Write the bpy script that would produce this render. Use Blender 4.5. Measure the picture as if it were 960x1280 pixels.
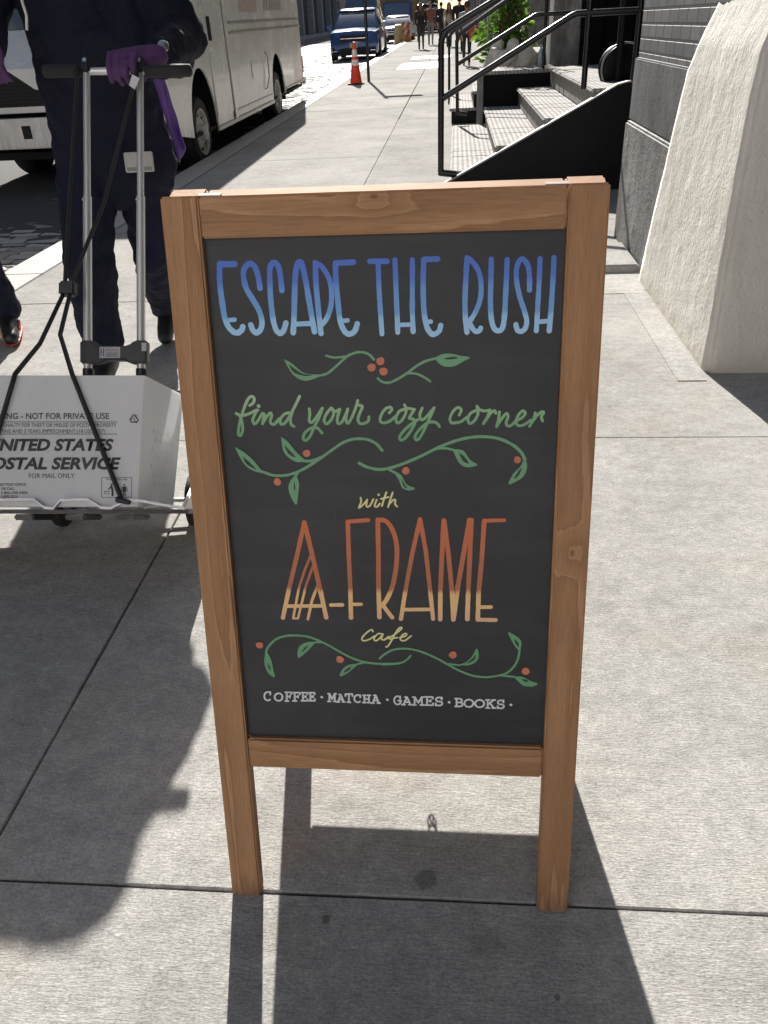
import bpy, bmesh, math, random
from mathutils import Vector, Matrix, Euler, noise
for _o in list(bpy.data.objects): bpy.data.objects.remove(_o)
random.seed(7)
SC = bpy.context.scene; COL = SC.collection
# ------------------------------------------------------------------ camera, sky, sun, exposure
CAMH = 1.335
cam = bpy.data.cameras.new('camera'); cam_o = bpy.data.objects.new('camera', cam); COL.objects.link(cam_o)
cam.sensor_fit = 'VERTICAL'; cam.sensor_height = 24.0; cam.lens = 994.05/1280*24.0
cam.clip_start = .05; cam.clip_end = 1500
CR = Vector((.99599896,.07717369,-.04505884)); CU = Vector((-.00210203,.52430433,.85152836)); CF = Vector((-.08934013,.84802665,-.52236879))
m = Matrix.Identity(4)
for i in range(3): m[i][0]=CR[i]; m[i][1]=CU[i]; m[i][2]=-CF[i]
m.translation = (0,0,CAMH); cam_o.matrix_world = m; SC.camera = cam_o
SUN = Vector((-.24,1.45,1)).normalized()            # towards the sun
W = bpy.data.worlds.new('World'); SC.world = W; W.use_nodes = True
_n = W.node_tree.nodes; sky = _n.new('ShaderNodeTexSky'); sky.sky_type='NISHITA'; sky.sun_disc=False
sky.sun_elevation = math.asin(SUN.z); sky.sun_rotation = math.atan2(SUN.x, SUN.y); sky.air_density=1.0; sky.dust_density=1.2
W.node_tree.links.new(sky.outputs[0], _n['Background'].inputs[0]); _n['Background'].inputs[1].default_value = .064
sl = bpy.data.lights.new('sun','SUN'); sl.energy = 4.8; sl.angle = math.radians(.53); sl.color=(1,.955,.885)
so = bpy.data.objects.new('sun', sl); COL.objects.link(so); so.rotation_euler = (-SUN).to_track_quat('-Z','Y').to_euler()
SC.view_settings.view_transform='Standard'; SC.view_settings.look='None'; SC.view_settings.exposure=1.0; SC.view_settings.gamma=1
SC.render.engine='CYCLES'
# ------------------------------------------------------------------ helpers
def tag(o,label=None,cat=None,group=None,kind=None):
    if label: o['label']=label
    if cat: o['category']=cat
    if group: o['group']=group
    if kind: o['kind']=kind
    return o
def empty(name,loc=(0,0,0),rot=(0,0,0)):
    o=bpy.data.objects.new(name,None); COL.objects.link(o); o.location=loc; o.rotation_euler=rot; o.empty_display_size=.1; return o
class MB:
    """collects shapes, builds ONE mesh object"""
    def __init__(s): s.v=[]; s.f=[]; s.mi=[]; s.cur=0
    def add(s,vs,fs,T=None):
        k=len(s.v); s.v += [tuple(T@Vector(p)) if T else tuple(p) for p in vs]
        s.f += [tuple(i+k for i in f) for f in fs]; s.mi += [s.cur]*len(fs); return s
    def box(s,x0,x1,y0,y1,z0,z1,T=None):
        vs=[(x,y,z) for z in (z0,z1) for y in (y0,y1) for x in (x0,x1)]
        return s.add(vs,[(0,2,3,1),(4,5,7,6),(0,1,5,4),(2,6,7,3),(0,4,6,2),(1,3,7,5)],T)
    def tube(s,pts,r,n=10,cap=True,T=None):
        pts=[Vector(p) for p in pts]; rs=r if isinstance(r,(list,tuple)) else [r]*len(pts)
        vs=[];fs=[]; up=None
        for i,p in enumerate(pts):
            d=(pts[min(i+1,len(pts)-1)]-pts[max(i-1,0)]).normalized()
            if up is None: up=d.orthogonal().normalized()
            a=(up-d*up.dot(d)); a=a.normalized() if a.length>1e-6 else d.orthogonal().normalized(); up=a; b=d.cross(a)
            for k in range(n):
                t=2*math.pi*k/n; vs.append(p+(a*math.cos(t)+b*math.sin(t))*rs[i])
        for i in range(len(pts)-1):
            for k in range(n): fs.append((i*n+k,i*n+(k+1)%n,(i+1)*n+(k+1)%n,(i+1)*n+k))
        if cap: fs.append(tuple(range(n-1,-1,-1))); fs.append(tuple(range((len(pts)-1)*n,len(pts)*n)))
        return s.add(vs,fs,T)
    def cap(s,p0,p1,r0,r1=None,n=12,fl=None):
        """capsule with rounded ends; fl = (axis vector, factor) flattening about its middle"""
        r1=r0 if r1 is None else r1; p0=Vector(p0);p1=Vector(p1); d=p1-p0; L=d.length
        d=d.normalized() if L>1e-6 else Vector((0,0,1)); pts=[];rs=[]
        for k in range(5): t=math.pi/2*k/4; pts.append(p0-d*r0*math.cos(t)); rs.append(max(r0*math.sin(t),r0*.08))
        for k in range(5): t=math.pi/2*k/4; pts.append(p1+d*r1*math.sin(t)); rs.append(max(r1*math.cos(t),r1*.08))
        k=len(s.v); s.tube(pts,rs,n)
        if fl:
            ax,fa=Vector(fl[0]).normalized(),fl[1]; c=(p0+p1)/2
            for i in range(k,len(s.v)):
                q=Vector(s.v[i]); q=q-ax*((q-c).dot(ax))*(1-fa); s.v[i]=tuple(q)
        return s
    def prism(s,poly,axis,a0,a1,T=None):
        """extrude polygon (2-D, in the two other axes, in order) along axis"""
        n=len(poly); vs=[]
        for a in (a0,a1):
            for (p,q) in poly: vs.append({'x':(a,p,q),'y':(p,a,q),'z':(p,q,a)}[axis])
        fs=[tuple(range(n-1,-1,-1)),tuple(range(n,2*n))]+[(i,(i+1)%n,n+(i+1)%n,n+i) for i in range(n)]
        return s.add(vs,fs,T)
    def lathe(s,prof,axis_p,axis_d,n=24,T=None):
        """prof = [(r, h)] turned about the axis"""
        p=Vector(axis_p); d=Vector(axis_d).normalized(); a=d.orthogonal().normalized(); b=d.cross(a); vs=[];fs=[]
        for r,h in prof:
            for k in range(n): t=2*math.pi*k/n; vs.append(p+d*h+(a*math.cos(t)+b*math.sin(t))*r)
        for i in range(len(prof)-1):
            for k in range(n): fs.append((i*n+k,i*n+(k+1)%n,(i+1)*n+(k+1)%n,(i+1)*n+k))
        return s.add(vs,fs,T)
    def build(s,name,mats,parent=None,bevel=0,smooth=False,seg=2,weld=False,T=None):
        me=bpy.data.meshes.new(name); me.from_pydata(s.v,[],s.f); me.validate()
        for mm in (mats if isinstance(mats,(list,tuple)) else [mats]): me.materials.append(mm)
        if len(s.mi)==len(me.polygons): me.polygons.foreach_set('material_index',s.mi)
        bm=bmesh.new(); bm.from_mesh(me)
        if weld: bmesh.ops.remove_doubles(bm,verts=bm.verts,dist=1e-4)
        bmesh.ops.recalc_face_normals(bm,faces=bm.faces)
        if bevel:
            es=[e for e in bm.edges if len(e.link_faces)==2 and e.calc_face_angle(0)>.5]
            bmesh.ops.bevel(bm,geom=es,offset=bevel,segments=seg,affect='EDGES',clamp_overlap=True)
        bm.to_mesh(me); bm.free()
        if smooth:
            me.polygons.foreach_set('use_smooth',[True]*len(me.polygons)); me.set_sharp_from_angle(angle=math.radians(smooth if smooth>1 else 40))
        o=bpy.data.objects.new(name,me); COL.objects.link(o)
        if parent: o.parent=parent
        if T is not None: o.matrix_local=T
        return o
def evaluated(o,name):
    """apply an object's modifiers; returns the same object with plain mesh data"""
    dg=bpy.context.evaluated_depsgraph_get(); dg.update()
    me=bpy.data.meshes.new_from_object(o.evaluated_get(dg)); me.name=name
    o.modifiers.clear(); o.data=me; return o
def remeshed(mb,name,mats,voxel,parent=None,disp=None,smooth_it=4,T=None):
    o=mb.build(name,mats,parent,T=T)
    r=o.modifiers.new('r','REMESH'); r.mode='VOXEL'; r.voxel_size=voxel; r.use_smooth_shade=True
    s=o.modifiers.new('s','SMOOTH'); s.factor=.5; s.iterations=smooth_it
    if disp:
        tx=bpy.data.textures.new('folds','CLOUDS'); tx.noise_scale=disp[1]; tx.noise_depth=2
        d=o.modifiers.new('d','DISPLACE'); d.texture=tx; d.strength=disp[0]; d.mid_level=.5; d.texture_coords='LOCAL'
    evaluated(o,name); o.data.polygons.foreach_set('use_smooth',[True]*len(o.data.polygons))
    if not o.data.materials:
        for mm in (mats if isinstance(mats,(list,tuple)) else [mats]): o.data.materials.append(mm)
    return o
# ------------------------------------------------------------------ material nodes
class N:
    def __init__(s,name):
        s.m=bpy.data.materials.new(name); s.m.use_nodes=True; s.t=s.m.node_tree; s.b=s.t.nodes['Principled BSDF']; s._c=None
    def new(s,t,**k):
        n=s.t.nodes.new(t)
        for a,b in k.items(): setattr(n,a,b)
        return n
    def put(s,sock,v):
        if isinstance(v,bpy.types.NodeSocket): s.t.links.new(v,sock)
        elif v is not None:
            if hasattr(sock.default_value,'__len__') and len(sock.default_value)==4 and len(v)==3: v=(*v,1)
            sock.default_value=v
    def co(s):
        if s._c is None: s._c=s.new('ShaderNodeTexCoord').outputs['Object']
        return s._c
    def map(s,scale=(1,1,1),loc=(0,0,0),rot=(0,0,0),v=None):
        n=s.new('ShaderNodeMapping'); s.put(n.inputs[0],v or s.co()); n.inputs['Scale'].default_value=scale; n.inputs['Location'].default_value=loc; n.inputs['Rotation'].default_value=rot; return n.outputs[0]
    def noise(s,v,scale=5,detail=4,rough=.55,dist=0):
        n=s.new('ShaderNodeTexNoise'); s.put(n.inputs['Vector'],v); n.inputs['Scale'].default_value=scale; n.inputs['Detail'].default_value=detail; n.inputs['Roughness'].default_value=rough; n.inputs['Distortion'].default_value=dist; return n.outputs[0]
    def vor(s,v,scale=5,feature='F1',out='Distance',rnd=1.0):
        n=s.new('ShaderNodeTexVoronoi',feature=feature); s.put(n.inputs['Vector'],v); n.inputs['Scale'].default_value=scale; n.inputs['Randomness'].default_value=rnd; return n.outputs[out]
    def math(s,op,a,b=None,c=None,clamp=False):
        n=s.new('ShaderNodeMath',operation=op,use_clamp=clamp); s.put(n.inputs[0],a); s.put(n.inputs[1],b)
        if c is not None: s.put(n.inputs[2],c)
        return n.outputs[0]
    def rng(s,v,a,b,c=0.,d=1.,smooth=False):
        n=s.new('ShaderNodeMapRange'); n.interpolation_type='SMOOTHSTEP' if smooth else 'LINEAR'
        s.put(n.inputs[0],v); 
        for i,x in enumerate((a,b,c,d)): n.inputs[i+1].default_value=x
        return n.outputs[0]
    def mix(s,f,a,b,mode='MIX'):
        n=s.new('ShaderNodeMix',data_type='RGBA',blend_type=mode); s.put(n.inputs[0],f); s.put(n.inputs[6],a); s.put(n.inputs[7],b); return n.outputs[2]
    def ramp(s,f,stops):
        n=s.new('ShaderNodeValToRGB'); s.put(n.inputs[0],f); e=n.color_ramp.elements
        while len(e)<len(stops): e.new(.5)
        for i,(p,c) in enumerate(stops): e[i].position=p; e[i].color=(*c,1)
        return n.outputs[0]
    def sep(s,v=None):
        n=s.new('ShaderNodeSeparateXYZ'); s.put(n.inputs[0],v or s.co()); return n.outputs
    def bump(s,h,strength=.3,dist=.002,prev=None):
        n=s.new('ShaderNodeBump'); s.put(n.inputs['Height'],h); n.inputs['Strength'].default_value=strength; n.inputs['Distance'].default_value=dist
        if prev: s.put(n.inputs['Normal'],prev)
        return n.outputs[0]
    def out(s,color=None,rough=None,normal=None,metal=None,spec=None,coat=None,alpha=None):
        b=s.b
        for k,v in (('Base Color',color),('Roughness',rough),('Normal',normal),('Metallic',metal),('Specular IOR Level',spec),('Coat Weight',coat),('Alpha',alpha)):
            if v is not None: s.put(b.inputs[k],v)
        return s.m
def plain(name,col,rough=.55,var=.18,scale=8,bump=.0,bscale=60,metal=0,spec=.5,coat=0,bd=.002,stretch=(1,1,1)):
    n=N(name); v=n.map(stretch); a=n.noise(v,scale,5); dark=tuple(c*(1-var) for c in col); lite=tuple(min(1,c*(1+var)) for c in col)
    c=n.ramp(a,[(.32,dark),(.68,lite)]); r=n.rng(a,.3,.7,max(.02,rough-.07),min(1,rough+.07))
    nm=n.bump(n.noise(v,bscale,4),bump,bd) if bump else None
    return n.out(c,r,nm,metal,spec,coat)
def gz(y): return max(0.,.0095*(y-8.))            # the street climbs gently from y = 8 m on
STROKES = [  # (paint, smooth, width, points) on the board plane, 0.1 mm
('blue',0,82,[(-2058,10927),(-2271,10932)]),
('blue',1,82,[(-2271,10932),(-2293,10688),(-2279,10349),(-2260,10190),(-2215,10069),(-2123,9992),(-2042,10021),(-2013,10074)]),
('blue',0,64,[(-2248,10168),(-2122,10177)]),
('blue',1,80,[(-1724,10599),(-1739,10754),(-1776,10882),(-1840,10929),(-1912,10885),(-1947,10784),(-1921,10603),(-1837,10445),(-1758,10287),(-1730,10141),(-1757,10035),(-1816,9990),(-1869,10023),(-1894,10098)]),
('blue',1,79,[(-1415,10562),(-1421,10721),(-1443,10875),(-1501,10937),(-1559,10877),(-1577,10699),(-1582,10440),(-1567,10178),(-1536,10031),(-1484,9975),(-1426,10016),(-1386,10117)]),
('blue',1,81,[(-1290,9982),(-1258,10278),(-1218,10717),(-1178,10894),(-1138,10934),(-1108,10892),(-1071,10688),(-1034,10378),(-984,9991)]),
('blue',0,69,[(-1255,10099),(-1008,10105)]),
('blue',1,78,[(-925,10919),(-927,10608),(-910,10245),(-892,9965)]),
('blue',1,72,[(-919,10918),(-821,10848),(-735,10681),(-717,10501),(-738,10321),(-805,10165),(-886,10074)]),
('blue',0,75,[(-392,10916),(-645,10907)]),
('blue',1,78,[(-645,10907),(-647,10679),(-629,10345),(-611,10135),(-562,10003),(-496,9949),(-413,9987),(-371,10089)]),
('blue',0,62,[(-606,10130),(-507,10139)]),
('blue',0,75,[(-167,10921),(69,10916)]),
('blue',1,71,[(-54,10913),(-52,10590),(-40,10256),(-26,9947)]),
('blue',1,71,[(178,10930),(184,10541),(192,10206),(196,9964)]),
('blue',1,71,[(414,10925),(409,10537),(405,10258),(413,9969)]),
('blue',0,62,[(204,10064),(399,10066)]),
('blue',0,74,[(759,10930),(570,10927)]),
('blue',1,74,[(570,10927),(559,10644),(564,10283),(597,10057),(654,9948),(712,9930),(776,9975),(797,10048)]),
('blue',0,61,[(583,10097),(661,10102)]),
('blue',1,73,[(1153,10929),(1141,10659),(1131,10384),(1139,10133),(1161,9949)]),
('blue',1,70,[(1153,10935),(1223,10887),(1309,10764),(1347,10600),(1341,10408),(1287,10242),(1202,10104),(1168,10082)]),
('blue',1,69,[(1188,10090),(1241,9996),(1290,9956),(1336,9972),(1350,10003)]),
('blue',1,73,[(1480,10908),(1479,10652),(1478,10350),(1494,10127),(1533,10000),(1591,9962),(1647,9998),(1672,10152),(1684,10511),(1692,10895)]),
('blue',1,70,[(2001,10499),(1995,10668),(1971,10816),(1905,10898),(1850,10873),(1818,10753),(1830,10590),(1878,10398),(1939,10231),(1977,10091),(1960,9993),(1913,9951),(1856,9966),(1831,10043)]),
('blue',1,69,[(2129,10901),(2127,10638),(2120,10283),(2112,9954)]),
('blue',1,72,[(2313,10910),(2310,10634),(2302,10279),(2287,9951)]),
('blue',0,60,[(2128,10074),(2296,10085)]),
('green',1,43,[(-2000,8946),(-1944,8985),(-1926,9049),(-1963,9080),(-2019,9037),(-2081,8921),(-2146,8765),(-2193,8607),(-2206,8523),(-2176,8496),(-2135,8581),(-2137,8712),(-2162,8791),(-2212,8828)]),
('green',1,43,[(-2212,8828),(-2130,8796),(-2009,8827),(-1927,8868),(-1882,8878)]),
('green',1,43,[(-1901,8868),(-1971,8738),(-1955,8672),(-1906,8703),(-1855,8776),(-1820,8828)]),
('green',1,43,[(-1820,8828),(-1795,8815),(-1811,8737),(-1829,8671)]),
('green',1,43,[(-1823,8684),(-1749,8789),(-1699,8833),(-1684,8793),(-1710,8710),(-1687,8663),(-1639,8676),(-1569,8749)]),
('green',1,43,[(-1414,8833),(-1494,8813),(-1557,8735),(-1556,8670),(-1503,8675),(-1438,8748),(-1366,8864),(-1293,8993),(-1250,9074)]),
('green',1,43,[(-1366,8859),(-1404,8748),(-1399,8661),(-1359,8630)]),
('green',1,43,[(-1118,8888),(-1114,8811),(-1127,8720),(-1098,8686),(-1035,8746),(-965,8836),(-923,8900)]),
('green',1,42,[(-923,8900),(-982,8758),(-1054,8628),(-1127,8484),(-1196,8419),(-1233,8450),(-1211,8519),(-1148,8582),(-1068,8615),(-1003,8597),(-947,8528)]),
('green',1,42,[(-795,8899),(-863,8822),(-906,8727),(-883,8667),(-824,8700),(-766,8796),(-770,8873),(-795,8902)]),
('green',1,42,[(-780,8881),(-732,8850),(-672,8880)]),
('green',1,42,[(-667,8880),(-708,8757),(-707,8674),(-654,8684),(-594,8782),(-551,8885)]),
('green',1,42,[(-551,8885),(-582,8756),(-567,8673),(-513,8730),(-441,8884),(-401,9006)]),
('green',1,42,[(-401,9006),(-408,8948),(-337,8919),(-374,8832),(-408,8729),(-379,8669),(-307,8674),(-255,8710),(-245,8767)]),
('green',0,55,[(-1870,8937),(-1866,8934)]),
('green',1,42,[(51,8823),(91,8874),(58,8907),(-18,8866),(-76,8768),(-78,8697),(-23,8677),(62,8705),(133,8767)]),
('green',1,42,[(260,8872),(190,8837),(146,8738),(165,8676),(221,8701),(281,8794),(296,8872),(275,8939)]),
('green',1,42,[(280,8928),(302,8892),(357,8883),(418,8871)]),
('green',1,42,[(418,8871),(376,8807),(341,8743),(397,8729),(424,8681),(367,8568),(281,8454),(216,8420),(197,8469),(269,8568),(382,8667),(466,8723)]),
('green',1,41,[(529,8890),(494,8793),(513,8722),(569,8742),(638,8820),(702,8895)]),
('green',1,41,[(702,8895),(632,8736),(553,8567),(483,8445),(435,8425),(424,8482),(492,8581),(604,8674),(701,8685),(751,8656),(776,8617)]),
('green',1,41,[(1059,8784),(1089,8859),(1045,8895),(977,8845),(930,8748),(941,8678),(996,8672),(1087,8691),(1169,8755)]),
('green',1,41,[(1291,8849),(1215,8802),(1183,8719),(1214,8660),(1279,8704),(1327,8802),(1312,8912)]),
('green',1,41,[(1312,8907),(1351,8862),(1422,8843),(1498,8856)]),
('green',1,41,[(1498,8856),(1461,8759),(1408,8659)]),
('green',1,41,[(1435,8698),(1502,8800),(1558,8847),(1580,8808)]),
('green',1,41,[(1631,8827),(1620,8716),(1595,8613)]),
('green',1,41,[(1608,8641),(1687,8758),(1735,8805),(1755,8757),(1730,8674),(1750,8624),(1804,8632),(1865,8696)]),
('green',1,41,[(1865,8696),(1953,8742),(1997,8806),(1956,8839),(1896,8770),(1871,8673),(1913,8626),(1994,8645),(2076,8706)]),
('green',1,40,[(2137,8810),(2114,8714),(2063,8617)]),
('green',1,41,[(2088,8667),(2160,8769),(2226,8824),(2256,8810),(2225,8755),(2244,8694)]),
('pale',1,28,[(-410,7534),(-405,7469),(-442,7375),(-371,7430),(-311,7506)]),
('pale',1,28,[(-311,7506),(-326,7400),(-274,7409),(-217,7513)]),
('pale',1,28,[(-167,7503),(-201,7409),(-164,7394),(-121,7444)]),
('pale',1,28,[(-19,7622),(-57,7514),(-91,7406)]),
('pale',1,28,[(-102,7518),(12,7547)]),
('pale',1,28,[(76,7618),(40,7514),(2,7389)]),
('pale',1,28,[(13,7423),(77,7497),(115,7502),(107,7439),(139,7400)]),
('pale',0,34,[(-138,7585),(-134,7581)]),
('pale',1,27,[(-286,5309),(-308,5340),(-386,5290),(-466,5191),(-441,5143),(-345,5174),(-267,5232)]),
('pale',1,27,[(-145,5271),(-211,5270),(-275,5183),(-243,5148),(-180,5198),(-127,5272)]),
('pale',1,27,[(-127,5267),(-156,5186),(-114,5170),(-36,5230)]),
('pale',1,27,[(-115,5164),(22,5242),(132,5330),(174,5383),(142,5389),(80,5306),(10,5167),(-49,5065),(-84,5044)]),
('pale',1,27,[(-24,5186),(101,5214)]),
('pale',1,27,[(135,5208),(225,5242),(248,5282),(208,5282),(155,5221),(159,5166),(224,5167),(320,5249)]),
('orange',0,70,[(-1290,7134),(-1443,6568),(-1596,6032),(-1728,5521)]),
('orange',0,75,[(-1290,7134),(-1201,6640),(-1110,6086),(-1027,5542)]),
('orange',0,40,[(-1214,6605),(-1324,6363),(-1442,6034),(-1561,5519)]),
('orange',0,40,[(-1186,6434),(-1317,6107),(-1483,5521)]),
('orange',0,46,[(-1131,6110),(-1244,5825),(-1323,5507)]),
('orange',0,39,[(-1561,5514),(-1488,5516)]),
('orange',0,62,[(-1648,5727),(-1061,5745)]),
('orange',0,64,[(-940,5759),(-760,5767)]),
('orange',0,66,[(-306,7181),(-620,7155)]),
('orange',0,69,[(-620,7155),(-624,6578),(-621,6071),(-630,5543)]),
('orange',0,56,[(-593,5777),(-458,5784)]),
('orange',0,73,[(-159,7187),(-165,6584),(-178,6078),(-177,5564)]),
('orange',0,66,[(-115,5770),(-48,5669),(26,5563)]),
('orange',1,73,[(-159,7187),(-34,7165),(67,7012),(121,6767),(108,6451),(49,6128),(-43,5893),(-132,5762)]),
('orange',0,67,[(481,7201),(356,6644),(238,6005),(163,5538)]),
('orange',0,67,[(481,7201),(563,6693),(623,6060),(669,5553)]),
('orange',0,63,[(228,5703),(628,5715)]),
('orange',0,72,[(837,7181),(806,6557),(783,5991),(780,5548)]),
('orange',0,72,[(841,7181),(907,6651),(962,6041),(986,5547)]),
('orange',0,75,[(986,5547),(1049,6090),(1153,6745),(1224,7195)]),
('orange',0,71,[(1251,7195),(1230,6562),(1213,5998),(1202,5557)]),
('orange',0,59,[(1734,7194),(1441,7185)]),
('orange',0,71,[(1441,7185),(1412,6564),(1372,6000),(1364,5555)]),
('orange',0,67,[(1371,5553),(1640,5553)]),
('orange',0,62,[(1410,5767),(1564,5774)]),
('vine',1,37,[(-151,9592),(-214,9660),(-292,9692),(-396,9693),(-503,9656),(-584,9598),(-694,9503),(-831,9400),(-966,9370)]),
('vine',1,32,[(-833,9653),(-715,9625),(-556,9639)]),
('vine',1,37,[(-102,9323),(-36,9272),(64,9261),(182,9310),(317,9391),(451,9488),(584,9559),(748,9599)]),
('vine',1,34,[(317,9391),(450,9383),(565,9329),(648,9272)]),
('vine',1,45,[(-66,8264),(-145,8361),(-278,8430),(-468,8439),(-633,8389),(-802,8279),(-1001,8139),(-1201,8012),(-1374,7927),(-1544,7884),(-1712,7884),(-1850,7927),(-1918,7955)]),
('vine',1,46,[(-972,8167),(-1113,8111),(-1251,8111),(-1360,8154)]),
('vine',1,39,[(-1330,7947),(-1376,7879)]),
('vine',1,47,[(-414,8073),(-294,8012),(-121,7976),(53,8001),(262,8073),(504,8179),(744,8301),(981,8398),(1216,8456),(1451,8466),(1652,8431),(1838,8340),(1958,8229),(2011,8125)]),
('vine',1,37,[(744,8294),(880,8294),(1015,8259)]),
('vine',1,36,[(1,7991),(138,7912)]),
('vine',1,39,[(-2051,4837),(-2036,4938),(-1971,5040),(-1860,5142),(-1700,5203),(-1518,5215),(-1338,5197),(-1161,5130),(-985,5035),(-810,4926),(-633,4830),(-430,4764),(-225,4741),(-20,4746),(133,4762)]),
('vine',1,35,[(-148,4728),(44,4742),(172,4777),(257,4836),(306,4900)]),
('vine',1,36,[(-1111,5103),(-1240,5100)]),
('vine',1,34,[(-430,4758),(-560,4726)]),
('vine',1,37,[(-191,4834),(-121,4905),(21,4993),(190,5022),(385,5002),(580,4932),(774,4834),(942,4729),(1109,4639),(1304,4566),(1499,4546),(1693,4577),(1830,4628),(1937,4740),(2001,4882),(2024,5052)]),
('vine',1,36,[(914,4766),(1081,4751)]),
('vine',1,35,[(1720,4584),(1955,4565)]),
('white',0,45,[(-1171,4095),(-1168,4095)]),
('white',0,45,[(-87,4082),(-84,4082)]),
('white',0,44,[(920,4067),(923,4067)]),
('white',0,43,[(1913,4051),(1916,4051)]),
]
LEAVES = [
([(-1446,9614),(-1388,9485),(-1314,9379),(-1210,9312),(-1103,9305),(-967,9349),(-928,9383),(-1125,9403),(-1229,9457),(-1330,9550)],[(-1384,9545),(-1311,9418),(-1153,9369),(-1040,9384),(-1178,9401),(-1282,9465)]),
([(715,9600),(814,9654),(945,9658),(1075,9628),(1206,9603),(1108,9546),(978,9482),(847,9484),(764,9534)],[(830,9595),(977,9616),(1036,9596),(912,9578)]),
([(-2274,8324),(-2135,8239),(-2005,8112),(-1886,7935),(-2017,7955),(-2137,8041),(-2211,8168)],[(-2174,8177),(-2076,8097),(-1973,7975),(-2108,8055)]),
([(-1561,8481),(-1456,8392),(-1354,8252),(-1237,8125),(-1336,8089),(-1471,8162),(-1546,8280)],[(-1527,8358),(-1450,8274),(-1359,8162),(-1467,8218)]),
([(-1375,7899),(-1335,7770),(-1349,7626),(-1395,7422),(-1467,7538),(-1501,7683),(-1465,7798)],[(-1398,7798),(-1394,7683),(-1413,7649),(-1414,7727)]),
([(2010,8160),(2048,8020),(2002,7879),(1903,7801),(1785,7754),(1849,7914),(1947,8020)],[(1971,8013),(1934,7896),(1861,7836),(1916,7942)]),
([(964,8283),(1117,8265),(1220,8125),(1329,8048),(1187,8012),(1067,8073)],[(1056,8231),(1134,8178),(1203,8072),(1118,8108)]),
([(70,7976),(207,7894),(285,7750),(412,7689),(325,7653),(221,7696),(171,7822)],[(210,7840),(264,7740),(298,7685),(239,7725)]),
([(-2045,4923),(-2009,4867),(-1965,4752),(-1948,4607),(-1933,4447),(-2034,4517),(-2082,4662),(-2077,4807)],[(-2036,4707),(-1999,4641),(-1996,4571),(-2026,4629)]),
([(-1214,5109),(-1317,5112),(-1436,5067),(-1511,4980),(-1521,4816),(-1407,4896),(-1310,4999)],[(-1333,5049),(-1400,5008),(-1462,4921),(-1397,4968)]),
([(-534,4738),(-689,4714),(-796,4639),(-854,4498),(-748,4539),(-627,4644)],[(-652,4683),(-731,4641),(-786,4564),(-693,4619)]),
([(2032,5052),(2048,5175),(1991,5265),(1840,5352),(1883,5232),(1940,5126),(1997,5051)],[(2009,5098),(2002,5165),(1932,5236),(1967,5142)]),
([(1053,4757),(1191,4814),(1287,4925),(1354,5057),(1389,4928),(1343,4818),(1219,4752)],[(1180,4779),(1287,4876),(1336,4954),(1315,4848)]),
([(1941,4568),(2079,4572),(2219,4497),(2324,4459),(2249,4403),(2111,4409),(2027,4476)],[(2066,4534),(2149,4520),(2181,4487),(2117,4488)]),
]
BERRIES = [(-56,9567,59),(-185,9479,60),(-16,9421,60),(-1190,8224,58),(-1663,7784,57),(1904,8125,51),(281,7959,57),(-2142,5030,61),(-836,4805,63),(980,4933,62),(2128,4674,61)]
CAPITALS = [('C',(-2151,4003),(-2017,4008),(-2139,4165),(-2005,4170)),('O',(-1969,4003),(-1829,4008),(-1959,4144),(-1820,4149)),('F',(-1792,4000),(-1680,4004),(-1782,4165),(-1670,4168)),('F',(-1664,4007),(-1536,4011),(-1654,4163),(-1527,4167)),('E',(-1517,4015),(-1408,4018),(-1508,4167),(-1400,4171)),('E',(-1389,4019),(-1286,4022),(-1381,4171),(-1278,4174)),('M',(-1072,4017),(-932,4022),(-1065,4163),(-925,4168)),('A',(-922,4013),(-790,4018),(-916,4150),(-784,4154)),('T',(-785,4012),(-658,4016),(-779,4166),(-653,4170)),('C',(-643,4016),(-511,4021),(-638,4153),(-507,4157)),('H',(-491,4015),(-365,4019),(-486,4152),(-361,4156)),('A',(-349,4011),(-208,4016),(-345,4156),(-204,4161)),('G',(15,3998),(144,4002),(18,4152),(147,4156)),('A',(153,3999),(316,4005),(155,4140),(318,4145)),('M',(327,3999),(510,4005),(329,4145),(512,4151)),('E',(527,3999),(664,4003),(529,4152),(665,4156)),('S',(687,3997),(824,4002),(688,4147),(824,4151)),('B',(1016,3992),(1147,3996),(1016,4135),(1146,4139)),('O',(1164,3987),(1316,3992),(1163,4123),(1315,4128)),('O',(1336,3986),(1491,3992),(1334,4122),(1489,4127)),('K',(1514,3979),(1668,3984),(1511,4128),(1665,4133)),('S',(1688,3979),(1817,3983),(1685,4127),(1813,4131))]

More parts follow.
